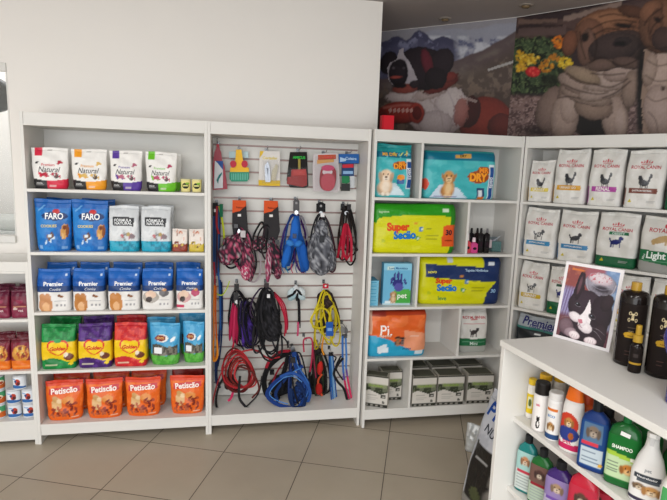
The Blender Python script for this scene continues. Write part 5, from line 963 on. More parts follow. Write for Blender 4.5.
h = Hung('dog_harness', 'black padded harness with a red edge left of the large blue one', 'harness', 289, 347, y=.205, what='the black and red padded harness')
h.strap('black_band', [(290, 352), (278, 358), (268, 368), (264, 382), (268, 396), (280, 398)], .034, '#19191b', -.01, .3, th=.014).strap('black_band', [(288, 356), (284, 372), (278, 388), (272, 398)], .03, '#222124', .02, .2, th=.012).pad('chest_pad', 280, 385, 11, 13, .035, '#1a1a1d', .3, .02, .2, 150)
h.strap('red_band', [(291, 351), (280, 352), (270, 360), (266, 368)], .02, '#a82034', -.03, .2, th=.006).strap('red_band', [(284, 362), (277, 372), (272, 384)], .012, '#8c1f30', -.02).buckle('buckle', 272, 372, 5, 6); h.done(CARD, ('chest_pad',))
h = Hung('leash', 'thin pink lead loop between the large blue harness and the red and green one', 'leash', 305, 339, y=.13, what='the thin pink lead')
h.strap('strap', [(304, 352), (303.5, 341), (307, 338), (312, 340), (312, 356), (310, 372)], .011, '#b02c4c', .0).strap('strap', [(313, 342), (314, 360), (316, 378)], .009, '#8c2840', .01); h.done()
h = Hung('dog_harness', 'black harness with red and green straps at the bottom right', 'harness', 318, 346, y=.235, what='the black, red and green harness')
h.buckle('buckle', 318, 349, 5, 6, '#2a2224')
for i in range(8): h.loop('strap', 316+(i % 4)*1.4, 349+(i % 3)*2, 9+(i*5 % 10), 38+(i*7 % 15), .013, ['#1c1b1c', '#2a2624', '#35402a', '#201e1f'][i % 4], -.03+.009*i, (-4, 5, 0, 6, -6, 3, -2, 7)[i], 160+i)
h.pad('mesh_pad', 317, 385, 9, 18, .035, '#1f1c1d', 0, .03, .25, 170); h.pad('red_pad', 320, 368, 3.2, 8, .02, '#c42a24', .1, -.05, .15, 171).pad('red_pad', 319, 389, 4, 7, .022, '#b4241f', -.1, -.05, .15, 172).strap('red_strap', [(322, 374), (318, 382), (322, 396)], .014, '#c8502c', -.055); h.done(CARD, ('mesh_pad', 'red_pad'))
h = Hung('leash', 'folded blue webbing lead with a pale stripe beside the red and green harness', 'leash', 331, 352, y=.16, what='the folded blue lead')
for i, c in enumerate(('#1f4c8c', '#2c6cae', '#7aa4cc', '#235494')): h.strap('strap', [(329+1.2*i, 354), (330+1.5*i, 376), (331.4+1.7*i, 400-i)], .010, c, -.02+.006*i)
h.buckle('buckle', 331, 354, 5, 4); h.done(CARD)
h = Hung('leash', 'pair of blue and pink leads with chrome clips at the right of the slatwall', 'leash', 344, 326, y=.16, what='the blue and pink leads')
h.oval('clip', 342.6, 330, 2.2, 3.6, '#a8aaae', -.015, .01).oval('clip', 346, 331, 2, 3.4, '#8c8e94', -.008, .01).buckle('clip', 344.5, 336, 6, 4, '#6c6e74', -.01)
cb = lambda a, b, c: (lambda t: a if t < .5 else b if t < .62 else c)
h.strap('strap', [(342.6, 336), (342.6, 356), (343.4, 372), (346, 388), (350.5, 404)], .015, '#3066b0', -.02, colf=cb('#3a6cb4', '#5a4c94', '#c22a58')).strap('strap', [(345.6, 336), (346.4, 356), (346.2, 368), (349, 386), (352.5, 403)], .014, '#3066b0', -.01, colf=cb('#4a80c4', '#6a4c94', '#d0305e'))
h.done(CARD)
h = Hung('leash', 'black lead crossing behind the blue and pink pair', 'leash', 340, 357, y=.18, nohook=True)
h.strap('strap', [(329, 357), (333, 356), (336, 358), (333, 364)], .010, '#202022', .0).strap('strap', [(343, 358), (337, 366), (334, 374), (338, 382), (344, 389), (347, 400), (348.5, 411)], .017, '#1a1a1c', -.05, th=.006).strap('strap', [(341, 356), (336, 368), (343, 380)], .012, '#242326', -.02); h.done()

# ================================================================== angled unit: white kibble bags
NP4 = np.array([N4[0], N4[1], 0.])
def at4(px, py, dep): p = at_plane(px, py, (P4[0]+N4[0]*dep, P4[1]+N4[1]*dep, 0), NP4); return p
R4 = {}
def bag4(lb, px, py, z, w, h, band, animal, text, low=None, stripe=None, tag2=None, dep=.085, d=.12, seed=0, rz=0., lets=None, kind='gusset', art=None, brand=RC):
    p = at4(px, py, dep); t = np.dot(p[:2]-P4, D4); hw = w*.512+.004; t2 = min(max(t, .0185+hw), 1.0015-hw); p = p+np.array([*D4, 0])*(t2-t); L = [brand]
    if text: L.append((text, .47, .3, min(.5, .062*len(text)+.1), '#f0ece8', dict(bold=.02)))
    q = packet('kibble_bag', lb, 'kibble bag', w, h, d, kind, art or art_rc(band, animal, low, stripe, tag2), L+(lets or []), (p[0], p[1], z+.001), A4+R(rz), 'white kibble bags on the angled unit', seed=seed, wr=1.2, nu=64, nv=84); R4.setdefault(z, []).append(q); return q
Z1, Z2, Z3, Z4 = 1.572, 1.204, .841, .474
bag4('small white kibble bag with a yellow band and a cat, leftmost of the top shelf', 538.5, 182, Z1, .195, .275, '#d6c24c', 'cat', 'URINARY', stripe='#c8a02c', seed=201, d=.09)
bag4('large white kibble bag with an orange band and a cat on the top shelf', 567.5, 176, Z1, .245, .345, '#d29a24', 'cat', 'URINARY S/O', stripe='#c08a20', seed=202, dep=.08)
bag4('large white kibble bag with a magenta band and a cat on the top shelf', 603.5, 179, Z1, .235, .345, '#b04aa0', 'cat', 'RENAL', stripe='#a04494', seed=203, dep=.08)
bag4('large white kibble bag with a brown band and a cat on the top shelf', 641.5, 181, Z1, .25, .34, '#7a463a', 'cat', 'GASTROINTESTINAL', stripe='#6e4036', seed=204, dep=.08)
bag4('white kibble bag with a green base at the right edge of the top shelf', 680, 184, Z1, .22, .33, None, '#55565a', None, low=('#155a38', .45), seed=205, dep=.08)
bag4('white kibble bag with a blue band and a spotted dog, leftmost of the second shelf', 537.5, 232, Z2, .235, .325, '#3282b0', '#55565a', 'HYPOALLERGENIC', stripe='#2a6c9c', seed=206)
bag4('white kibble bag with a blue band and a grey dog, second on its shelf', 573, 236, Z2, .24, .325, '#2f7cae', '#3c3d42', 'HYPOALLERGENIC', stripe='#28669a', seed=207)
bag4('white kibble bag with a green base and a navy dog on the second shelf', 614, 240, Z2, .245, .33, None, '#232a6c', None, low=('#175e3a', .2), tag2='#1d6a44', seed=208, lets=[('OBESITY', .54, .625, .3, '#cfe0d6')])
def art_light(A):
    A.c[:] = lin('#d8d6d0'); A.m(A.v < .4-.04*A.u, '#1c6c40'); A.m(A.v < .17-.1*(A.u-.3), '#9a9a96'); A.ell(.4, .6, .2, .06, '#b89a6a', .3); A.ell(.55, .66, .06, .04, '#b89a6a'); A.rect(.24, .5, .28, .6, '#b89a6a'); A.rect(.45, .5, .49, .6, '#b89a6a'); A.ell(.45, .85, .03, .05, '#c23a48', -.4); A.ell(.5, .87, .02, .05, '#c23a48'); A.rect(.1, .2, .9, .205, '#7ab090', .6); return A
bag4('white and green kibble bag with a tan dog, right on the second shelf', 668, 246, Z2, .3, .325, None, None, None, art=art_light, seed=209, brand=('ROYAL CANIN', .52, .76, .74, '#b92c3c', dict(bold=.012)), lets=[('Light', .33, .29, .36, '#e6eee8', dict(bold=.03)), ('Mini', .1, .27, .1, '#cfe0d6', dict(rot=1.4))])
bag4('white kibble bag with a yellow band and a dog on the third shelf', 534, 287, Z3, .235, .32, '#c8a824', '#55565a', 'URINARY', stripe='#b8981c', seed=210)
bag4('white kibble bag with a green base half hidden behind the cat picture', 567, 291, Z3, .235, .31, None, '#232a6c', None, low=('#175e3a', .26), tag2='#1d4a34', seed=211)
bag4('white kibble bag on the third shelf just right of the cat picture', 606, 297, Z3, .24, .32, None, '#55565a', None, low=('#8c7a2c', .2), seed=212)
bag4('white kibble bag behind the left black bottle', 638, 300, Z3, .24, .32, '#d29a24', '#55565a', 'URINARY', seed=213)
bag4('white kibble bag behind the right black bottle at the edge of the photo', 676, 303, Z3, .24, .32, '#b04aa0', '#55565a', 'RENAL', seed=214)
def art_prem(A): A.c[:] = lin('#a7adb2'); A.m(A.v < .74, '#20262a'); A.m((A.v < .76)&(A.v > .71), '#3c7a72'); A.m((A.v < .2), '#3a4a4c'); A.rect(.44, .62, .56, .65, '#d0d4d4'); A.m((A.v > .3)&(A.v < .4)&(A.u < .3), '#2f5a58', .8); return A
bag4('grey and black kibble bag on the lowest visible shelf, left of the cat picture', 535, 330, Z4, .31, .31, None, None, None, art=art_prem, seed=215, d=.14, brand=('Premier', .5, .87, .74, '#2c2f6c', dict(bold=.02, rot=-.03)), dep=.1, lets=[('nutrição', .55, .79, .5, '#4a4c78')])

settle(R4.values(), D4, P4, .0185, 1.0015)
# ================================================================== on the counter
ZT = 1.1008
# cat picture leaning back on an easel stand
a_, b_ = at_z(552.6, 336.6, ZT), at_z(608.8, 352.9, ZT); dv = b_-a_; wp = float(np.linalg.norm(dv)); rzp = math.atan2(dv[1], dv[0]); hp = wp*1.41
g = thing('cat_picture', 'framed print of a black and white cat standing on the counter', 'picture', ((a_+b_)/2), rzp); ti = R(9)
nu, nv = 130, 180; U, Wv = np.meshgrid(np.linspace(0, 1, nu), np.linspace(0, 1, nv)); U = U.ravel(); Wv = Wv.ravel()
def art_cat(A):
    A.u = A.u*270; A.v = (1-A.v)*380
    X, Y, nz, nf, blob, lump, fold, area = painter(A, 0, 0, 1.); n1 = fbm(X/30, Y/30, 5); n2 = fbm(X/8, Y/9, 3); A.c[:] = lin('#5f3f4c')
    A.m(sm(Y-125, 30)*sm(X-140, 30), '#8a4a48'); A.m(sm(Y-100, 20)*sm(X-120, 20)*np.clip((n1-.45)*5, 0, 1), '#a86250', .8); area([(24, 12), (96, 16), (96, 26), (24, 24)], '#c8703c'); A.m(sm(120-Y, 30)*sm(Y-290, 30)*sm(X-80, 20), '#6a5a84'); A.m(sm(120-Y, 30)*sm(Y-270, 30)*sm(X-75, 14)*(np.abs((X+.12*Y) % 15-7) < 4.5), '#a09cc4', .7); A.m(sm(120-Y, 20)*sm(Y-130, 6)*sm(X-90, 14), '#8a7a9c', .6); A.m(sm(260-Y, 30)*sm(X-70, 30), '#6a4048')
    A.m(sm(190-X, 20)*sm(Y-190, 40), '#6f8cb4'); A.m(sm(200-X, 16)*sm(Y-200, 30)*np.clip((n1-.45)*5, 0, 1), '#93a9c8', .8); A.m(sm(225-X, 16)*sm(190-Y, 20)*sm(Y-300, 20), '#7f8098'); A.m(sm(235-X, 12)*sm(300-Y, 20), '#5c2f3c'); A.m(sm(100-X, 30)*sm(X-200, 20)*sm(Y-60, 20), '#9a5a66')
    # glass bowl behind
    lump(185, 74, 82, 58, '#a8a4b0', '#565262', .1, fur=3); lump(180, 48, 62, 30, '#d8ccd2', '#a898a4', .1, fur=5); A.m(sm(((X-180)/62)**2+((Y-46)/28)**2-1, .2)*np.clip((n2-.55)*8, 0, 1), '#b84c5c', .9); blob(196, 98, 46, 18, '#3c3640', .1, e=12); fold([(108, 60), (130, 112), (190, 130), (246, 112), (262, 66)], 4, '#c4c0cc', .7); fold([(130, 78), (190, 100), (250, 84)], 3, '#9a98a8', .6)
    # dark fur
    area([(15, 380), (30, 330), (70, 280), (60, 220), (52, 150), (66, 60), (78, 20), (100, 60), (112, 128), (160, 130), (200, 138), (248, 120), (262, 150), (258, 260), (256, 380)], '#241a24', fur=2)
    lump(130, 200, 95, 85, '#3a2c38', '#1c151d', .1); lump(82, 100, 20, 75, '#332631', '#171118', .12, fur=2); lump(80, 100, 9, 50, '#6a4a54', '#33232c', .12, fur=2); lump(215, 215, 55, 90, '#2e222d', '#150f16', -.1); lump(235, 160, 30, 45, '#33262f', '#171118', .3); lump(150, 330, 110, 70, '#2c202b', '#171018', 0); lump(228, 330, 34, 60, '#33252f', '#1a1219', 0)
    # white blaze, muzzle, paws
    area([(146, 158), (158, 200), (170, 262), (166, 300), (140, 318), (118, 290), (98, 272), (118, 248), (132, 210)], '#ece5e8', fur=1.5); lump(86, 264, 36, 24, '#ece4e7', '#b4a4ac', .35, fur=2); lump(146, 304, 40, 28, '#efe8ea', '#b8a8b0', .35, fur=2); lump(128, 270, 24, 34, '#f0eaec', '#d4c8ce', .2, fur=1.5)
    area([(104, 272), (124, 268), (132, 286), (118, 292), (108, 286)], '#c47484', fur=.5); fold([(117, 291), (112, 304), (104, 306)], 3, '#7a4a58', .8); fold([(117, 291), (122, 306), (132, 310)], 3, '#7a4a58', .8)
    for x0, y0 in ((89, 197), (174, 243)): lump(x0, y0, 21, 15, '#4a3c46', '#221920', .35, fur=1); blob(x0, y0, 15, 10, '#121017', .35, e=3, fur=.5); fold([(x0-15, y0+3), (x0, y0+11), (x0+15, y0+9)], 2.2, '#8a8490', .7); blob(x0-5, y0-4, 3, 2.2, '#aeb8c8', fur=.2, e=2)
    for p in ([(70, 262), (40, 250), (8, 250)], [(70, 270), (40, 272), (12, 284)], [(176, 305), (210, 318), (240, 345)], [(178, 298), (215, 300), (250, 318)]): fold(p, 1.6, '#b0a8b0', .55)
    lump(48, 325, 40, 46, '#7a626c', '#3c2c36', -.4); lump(75, 348, 34, 24, '#a48f98', '#6a545e', -.2, fur=2); lump(98, 358, 30, 21, '#f0e6e8', '#b89ca4', .1, fur=1.5); lump(186, 366, 32, 20, '#efe5e8', '#b89ca4', -.05, fur=1.5)
    for x0, y0 in ((88, 362), (100, 364), (112, 362), (176, 370), (188, 371), (200, 368)): fold([(x0, y0-8), (x0-1, y0+6)], 2, '#8c747c', .7)
    grain(A, .1, 2.); return A
def tp(x, y, z): return (x, y*math.cos(ti)+z*math.sin(ti), z*math.cos(ti)-y*math.sin(ti)+.0012)
mb = MB(); q = MB()
x0, x1 = -wp/2, wp/2; V = [tp(x, y, z) for x in (x0, x1) for y in (0, .004) for z in (0, hp)]
mb.add(V, [(0, 1, 3, 2), (4, 6, 7, 5), (0, 4, 5, 1), (2, 3, 7, 6), (0, 2, 6, 4), (1, 5, 7, 3)], '#e4e0e2'); mb.build('picture_board', M['card'], g)
mx_, mz = .012, .012; ar = art_cat(Art(U, Wv, '#ffffff'))
mesh_obj('print', [tp(x0+mx_+(wp-2*mx_)*u, -.0008, mz+(hp-2*mz)*v) for u, v in zip(U, Wv)], [(j*nu+i, j*nu+i+1, (j+1)*nu+i+1, (j+1)*nu+i) for j in range(nv-1) for i in range(nu-1)], M['photo'], g, ar.c)
MB().add([(-.03, .006+math.sin(ti)*hp*.6, .6*hp*math.cos(ti)), (.03, .006+math.sin(ti)*hp*.6, .6*hp*math.cos(ti)), (.04, .15, .0008), (-.04, .15, .0008)], [(0, 1, 2, 3), (3, 2, 1, 0)], '#b0acae').build('easel_leg', M['card'], g)
# black grooming bottles with gold caps
def hydra(lb, px0, px1, ytop, ybase, capc='#a8842e', small=False):
    p = at_z((px0+px1)/2, ybase, ZT); r = (px1-px0)/2*np.dot(p-CAM, FW)**2/F/np.linalg.norm(p-CAM)*1.02
    dirv = (p-CAM)[:2]/np.linalg.norm((p-CAM)[:2]); c = p[:2]+dirv*r*.8; H = height_to(c[0], c[1], ZT, ytop); ch = .028 if not small else H*.36
    hb = H-ch; rz = math.atan2(dirv[1], dirv[0])-PI/2
    body = [(0, r*.93, r*.93, 2), (.004, r, r, 2), (hb*.9, r, r, 2), (hb*.945, r*.96, r*.96, 2), (hb*.975, r*.83, r*.83, 2), (hb*.99, r*.6, r*.6, 2), (hb, r*.4, r*.4, 2)] if not small else [(0, r*.93, r*.93, 2), (.003, r, r, 2), (hb*.84, r, r, 2), (hb*.95, r*.75, r*.75, 2), (hb, r*.5, r*.5, 2)]
    cr_ = r*.36 if not small else r*.62
    cap = [(hb+.0004, cr_, cr_, 2), (hb+ch*.95, cr_, cr_, 2), (H, cr_*.9, cr_*.9, 2)] if not small else [(hb+.0004, r*.72, r*.72, 2), (hb+ch*.42, r*.72, r*.72, 2), (hb+ch*.45, r*.45, r*.45, 2), (H-.004, r*.45, r*.45, 2), (H, r*.4, r*.4, 2)]
    def art(A):
        A.c[:] = lin('#1d1614')
        if small: A.rect(0, .3, 1, .38, '#b08a30'); A.rect(.3, .6, .7, .75, '#3a3230'); return A
        for sx in (-1, 1):
            for cu, cv, ru, rv, q in ((.5+.1*sx, .845, .055, .03, -1), (.5+.13*sx, .735, .05, .03, 1), (.5+.035*sx, .79, .075, .055, 0)):
                r_ = np.sqrt(((A.u-cu)/ru)**2+((A.v-cv)/rv)**2); A.m((r_ < 1)&(r_ > .62)&((q == 0)&((A.u-.5)*sx < .06)|(q != 0)), '#cdbd96')
        A.rect(.46, .75, .54, .775, '#c8b890'); A.rect(.36, .6, .66, .612, '#6a5a4a', .8)
        A.ell(.5, .48, .27, .05, '#b89028'); A.rect(.28, .43, .72, .5, '#b89028'); A.rect(.34, .2, .6, .21, '#5a4038'); A.rect(.34, .14, .55, .148, '#5a4038'); return A
    bottle('grooming_bottle', lb, 'bottle', (c[0], c[1], ZT), rz, body, '#1a1412', (cap, capc), (hb*.05, hb*.84, 1.05, art, [] if small else [('HYDRA', .5, .545, .2, '#a8946a'), ('intense', .5, .47, .22, '#3a2a10')]), 'black bottles with gold caps', 'gloss', capmat='gloss', n=44, res=(72, 120))
hydra('tall black bottle with a gold cap beside the cat picture', 611.5, 642, 282, 366)
hydra('tall black bottle with a gold cap at the right edge of the counter', 642.5, 674.5, 286, 378)
hydra('small black spray bottle with a gold pump in front of the tall black ones', 626.5, 640.5, 325, 373, '#b08c2c', True)
p = at_z(680, 404, ZT); hc = height_to(p[0], p[1], ZT, 340); rb = 27*np.dot(p-CAM, FW)**2/F/np.linalg.norm(p-CAM)
bottle('grooming_bottle', 'rounded purple-blue bottle cut by the right edge of the photo', 'bottle', (p[0], p[1], ZT), 0, [(0, rb*.55, rb*.55, 2), (.004, rb*.6, rb*.6, 2), (hc*.4, rb*.6, rb*.6, 2), (hc*.68, rb*.7, rb*.7, 2), (hc*.84, rb*.9, rb*.9, 2), (hc, rb, rb, 2), (hc*1.14, rb*.92, rb*.92, 2), (hc*1.27, rb*.68, rb*.68, 2), (hc*1.38, rb*.42, rb*.42, 2), (hc*1.45, rb*.3, rb*.3, 2)], '#2a2f86', ([(hc*1.4505, rb*.34, rb*.34, 2), (hc*1.7, rb*.3, rb*.3, 2)], '#d4d4dc'), None, None, 'gloss')
# ---- shampoo bottles on the counter shelves
def shampoo(lb, px0, px1, ybase, ytop, z, col, capcol, art, lets, style='flat', fl=.55, rz=-62, capf=.16, lab=(.12, .7), m='plastic', ha=1.0, grp=None, capw=.42, loc=None, name='shampoo_bottle', H=None):
    p = at_z((px0+px1)/2, ybase, z) if loc is None else np.array([loc[0], loc[1], z])
    r = (px1-px0)/2*np.dot(p-CAM, FW)/F*(.93 if style == 'round' else 1); ry = r*fl
    dv_ = (p-CAM)[:2]; dv_ = dv_/np.linalg.norm(dv_); bk = (r if style == 'round' else ry*1.15)
    x, y = (p[0]+dv_[0]*bk, p[1]+dv_[1]*bk) if loc is None else loc
    H = H or height_to(x, y, z, ytop); hb = H*(1-capf)
    if style == 'flat': B = [(0, r*.93, ry*.9, 3.6), (.005, r, ry, 3.6), (hb*.3, r, ry, 3.6), (hb*.78, r*.97, ry, 3.6), (hb*.9, r*.84, ry*.9, 3), (hb*.96, r*.55, ry*.7, 2.4), (hb, r*capw, r*capw, 2)]; Cp = [(hb+.0004, r*capw, r*capw, 2), (H*.99, r*capw, r*capw, 2), (H, r*capw*.92, r*capw*.92, 2)]
    elif style == 'oval': B = [(0, r*.92, ry*.9, 2.2), (.005, r, ry, 2.2), (hb*.5, r*.98, ry, 2.2), (hb*.85, r*.9, ry*.95, 2.2), (hb, r*.78, ry*.85, 2.2)]; Cp = [(hb+.0004, r*.8, ry*.88, 2.2), (H*.93, r*.66, ry*.76, 2.2), (H, r*.55, ry*.6, 2.2)]
    elif style == 'round': B = [(0, r*.95, r*.95, 2), (.003, r, r, 2), (hb*.97, r, r, 2), (hb, r*.9, r*.9, 2)]; Cp = [(hb+.0004, r*.96, r*.96, 2), (H*.97, r*.96, r*.96, 2), (H, r*.88, r*.88, 2)]
    zb = z+.0008
    return bottle(name, lb, 'bottle', (x, y, zb), R(rz), B, col, (Cp, capcol), (hb*lab[0], hb*lab[1], ha, art, lets), grp, m), (x, y, H, r, ry)
def art_dogl(base, bot=None, dog='#b08050', top=None, by=.3):
    def f(A):
        A.c[:] = lin(base)
        if top: A.m(A.v > .55, top)
        if bot: A.m(A.v < by, bot)
        A.dog(.5, .72, .2, 1.2, dog, '#3a2c28', '#e0d4c4', False)
        for k in range(4): A.rect(.18, .12+.09*k, .18+.6-.06*(k % 3), .135+.09*k, '#8a8f92', .8)
        return A
    return f
z1, z2 = .7878, .4908
def behind(px, py, H, z=z1, back=0.):
    p = at_z(px, py, z+H); u = (p-CAM)[:2]; return tuple(p[:2]+u/np.linalg.norm(u)*back)
def art_yel(A): A.c[:] = lin('#e2c328'); A.rect(.3, .3, .8, .7, '#d8d8b0'); A.ell(.55, .5, .18, .14, '#5a6a3a'); A.m(A.v > .8, '#e8e4dc'); A.m(A.v < .12, '#e8e4dc'); return A
shampoo('slim yellow and white bottle at the far end of the upper counter shelf', 525, 534, 419, 379, z1, '#e6e2dc', '#e0bc2c', art_yel, [], 'round', 1, -55, .14, lab=(.06, .9), ha=1.3)
shampoo('yellow capped white bottle behind the black and white one', 537, 550, 0, 0, z1, '#e0ddd6', '#d8a828', art_yel, [], 'round', 1, -60, .12, loc=behind(546.5, 374, .19), H=.19, lab=(.1, .9))
shampoo('yellow capped bottle at the back beside the orange capped bottle', 550, 563, 0, 0, z1, '#d8d4cc', '#d0a020', art_yel, [], 'round', 1, -60, .12, loc=behind(560.5, 377, .19, z1, .02), H=.19, lab=(.1, .9))
def art_bw(A): A.c[:] = lin('#e6e2e0'); A.ell(.6, .18, .13, .12, '#1c1a1b'); A.ell(.6, .33, .1, .07, '#1c1a1b'); A.ell(.62, .2, .05, .08, '#e6e2e0'); A.poly([(.5, .36), (.52, .46), (.58, .38)], '#1c1a1b'); A.poly([(.62, .38), (.69, .46), (.7, .36)], '#1c1a1b'); A.rect(.4, .7, .66, .74, '#c83a5a', .8); return A
shampoo('white bottle with a black cap and a black dog figure', 530.5, 546.5, 432, 382, z1, '#e6e2e0', '#1f1b1a', art_bw, [('pet', .53, .74, .24, '#c8305a')], 'round', 1, -60, .24, lab=(.02, .98), ha=1.35)
def art_eco(A): A.c[:] = lin('#e4e2e0'); A.dog(.5, .32, .2, 1.2, '#a87a44', '#3a2a20', '#e0c8a0', False); A.m(A.v < .14, '#2c4a78'); A.rect(.15, .78, .85, .86, '#d8742c'); return A
shampoo('small white bottle with a dog picture and a white cap', 544, 560, 441.5, 392, z1, '#e8e6e4', '#dcdad8', art_eco, [('ECO', .5, .64, .5, '#5a8ac0', dict(bold=.03))], 'round', 1, -60, .14, lab=(.04, .92), ha=1.2)
def art_or(A): A.c[:] = lin('#e6e2de'); A.ell(.4, .66, .5, .28, '#c8402c'); A.ell(.45, .4, .5, .2, '#2f3f86'); A.dog(.45, .66, .2, 1.1, '#c08a4a', '#4a2c1c', '#e8d4b0', False); A.ell(.6, .36, .13, .09, '#a85a2c'); A.m(A.v < .16, '#c42a5c'); A.rect(.1, .15, .8, .22, '#e6e2de'); return A
shampoo('white bottle with an orange cap and an orange and blue label', 558, 580, 454, 387.5, z1, '#e6e3e0', '#e06a1c', art_or, [('pet', .45, .19, .4, '#c42a5c', dict(bold=.02))], 'oval', .6, -58, .2, lab=(.06, .82), ha=1.15)
shampoo('orange bottle standing behind the orange capped one', 576, 596, 0, 0, z1, '#d8602c', '#c84a20', art_or, [], 'oval', .6, -60, .16, loc=behind(587, 394, .2), H=.2, lab=(.2, .8))
def art_blue(A): A.c[:] = lin('#1f4580'); A.rect(.14, .56, .84, .96, '#52708f'); A.dog(.5, .74, .22, 1.1, '#7a6a5c', '#2a2628', '#a89a8c', False); A.rect(.1, .47, .7, .54, '#c83a4a'); A.rect(.1, .05, .9, .42, '#b8c4cc'); [A.rect(.16, .12+.07*k, .8-.05*k, .14+.07*k, '#6a7a8c') for k in range(4)]; A.ell(.84, .1, .07, .04, '#d8a43a'); return A
shampoo('blue flat shampoo bottle with a black cap and a dog label', 577, 604, 472, 400.5, z1, '#16336f', '#17191e', art_blue, [], 'flat', .5, -52, .15, lab=(.06, .84), ha=1.1, capw=.34)
shampoo('dark bottle standing behind the blue one', 590, 615, 0, 0, z1, '#241c22', '#17171a', art_dogl('#2c2430', '#3a2c3c'), [], 'flat', .5, -55, .15, loc=behind(609, 408, .2), H=.2)
def art_gr(A): A.c[:] = lin('#18682b'); A.poly([(.03, .04), (.97, .04), (.97, .55), (.03, .62)], '#b9cfa4'); A.poly([(.03, .54), (.97, .47), (.97, .56), (.03, .64)], '#9fc040'); A.dog(.72, .26, .2, 1.2, '#c07a34', '#3a2418', '#e0b880', False); [A.rect(.08, .16+.07*k, .42, .18+.07*k, '#6a7a6a') for k in range(4)]; A.rect(.74, .5, .86, .58, '#e8e8e0'); return A
g1, i1 = shampoo('green shampoo bottle with a green cap and a white price sticker', 604, 634.5, 488, 413, z1, '#17602a', '#146a34', art_gr, [('SHAMPOO', .47, .75, .62, '#e8f0e4', dict(bold=.03, hs=1.35))], 'flat', .5, -50, .13, lab=(.1, .8), ha=1.2, capw=.26, m='gloss')
mb = MB(); mb.add([(-.012, -i1[4]-.0022, i1[2]*.72), (.014, -i1[4]-.0022, i1[2]*.70), (.016, -i1[4]-.0022, i1[2]*.755), (-.010, -i1[4]-.0022, i1[2]*.775)], [(0, 1, 2, 3)], '#e8eae6'); mb.build('price_sticker', M['card'], g1)
shampoo('green bottle standing behind the front green shampoo', 630, 665, 0, 0, z1, '#1d6c30', '#1b7a3c', art_gr, [], 'flat', .5, -55, .13, loc=behind(645, 421, .2, z1, .035), H=.2, capw=.3)
shampoo('green bottle at the back behind the white spray bottle', 650, 690, 0, 0, z1, '#1a5a2a', '#1b6a34', art_gr, [], 'flat', .5, -55, .13, loc=behind(690, 440, .2, z1, .0), H=.2, capw=.3)
# white trigger spray
def art_spray(A): A.c[:] = lin('#e4e2e0'); A.rect(.12, .6, .9, .72, '#3a4048'); A.rect(.2, .53, .85, .6, '#50565e'); A.dog(.3, .36, .16, 1.2, '#8a7258', '#3a3028', '#d8c8b0', False); A.dog(.66, .3, .22, 1.2, '#c8955a', '#6a4428', '#ecd8b8', False); A.m(A.v < .1, '#3a3448'); return A
p = at_z(644, 507, z1); r = 15.5*np.dot(p-CAM, FW)/F; u_ = (p-CAM)[:2]; u_ = u_/np.linalg.norm(u_); x, y = p[0]+u_[0]*r*.8, p[1]+u_[1]*r*.8; H = .2
def trig(root):
    MB().loft([(H+.0004, r*.36, r*.36, 2), (H+.012, r*.36, r*.36, 2), (H+.014, r*.28, r*.28, 2)], '#dcdad8', 20).box(-.008, .008, -.04, .02, H+.014, H+.026, '#e2e0de').build('trigger_head', M['plastic'], root)
    MB().box(-.005, .005, -.036, -.028, H-.012, H+.0138, '#c8c8c8').build('trigger', M['plastic'], root)
bottle('spray_bottle', 'white trigger spray bottle with two dogs on the label', 'spray bottle', (x, y, z1+.0008), R(-48), [(0, r*.95, r*.62, 2.6), (.005, r, r*.66, 2.6), (H*.45, r*.98, r*.66, 2.6), (H*.68, r*.72, r*.56, 2.4), (H*.84, r*.42, r*.42, 2), (H*.93, r*.36, r*.36, 2), (H, r*.34, r*.34, 2)], '#e2e1df', None, (H*.04, H*.62, 1.25, art_spray, [('Neutralizador', .5, .66, .6, '#e8e8ea', dict(bold=.02)), ('pet', .5, .84, .22, '#8a8d92')]), None, 'plastic', extra=trig)
def art_last(A): A.c[:] = lin('#d8d8d0'); A.m(A.v > .6, '#4a9a5a'); A.rect(.1, .4, .9, .5, '#5a6a5a'); return A
shampoo('white bottle with a green label cut by the lower right corner of the photo', 657, 693, 540, 470, z1, '#dddbd6', '#d0d0cc', art_last, [('eco', .5, .75, .4, '#e8f0e4')], 'flat', .55, -50, .13, lab=(.1, .8))
# lower shelf
def art_lab(dog, band='#b83a4a', base='#c4ccc8'):
    def f(A): A.c[:] = lin(base); A.m(A.v > .52, dog[1]); A.dog(.5, .74, .2, 1.15, dog[0], '#2e2626', '#c8b8a4', False); A.rect(.1, .46, .9, .53, band); [A.rect(.12, .06+.08*k, .86-.08*(k % 3), .085+.08*k, '#8c9694') for k in range(5)]; return A
    return f
for lb, px0, px1, yb, yt, col, art in (
    ('teal shampoo bottle with a black cap, first on the lower counter shelf', 514, 534, 494, 435, '#157370', art_lab(('#b8805a', '#9ac0bc'))),
    ('green shampoo bottle with a black cap next to the teal one', 527, 549.5, 507, 449, '#155e27', art_lab(('#4a3430', '#6c5048'), '#8c2430', '#a8b8a4')),
    ('purple shampoo bottle beside the green one on the lower shelf', 542, 569, 523, 461, '#3a2068', art_lab(('#a08468', '#8a78a8'), '#6a4a9a', '#b0a8c0')),
    ('red shampoo bottle with a dog label on the lower shelf', 564, 592, 542, 468, '#c01f38', art_lab(('#5a4036', '#b83044'), '#d04a54', '#d8a8a8'))):
    shampoo(lb, px0, px1, yb, yt, z2, col, '#1b1d1f' if col != '#c01f38' else '#b01c34', art, [], 'flat', .5, -55, .13 if col != '#c01f38' else .08, lab=(.05, .82), ha=1.1, capw=.36, m='gloss', grp=None)
shampoo('red bottle behind the red dog shampoo on the lower shelf', 590, 622, 0, 0, z2, '#961628', '#8a1426', art_lab(('#5a4036', '#b83044'), '#d04a54', '#d8a8a8'), [], 'flat', .5, -55, .1, loc=behind(598, 478, .2, z2, .07), H=.2, capw=.5, m='gloss')

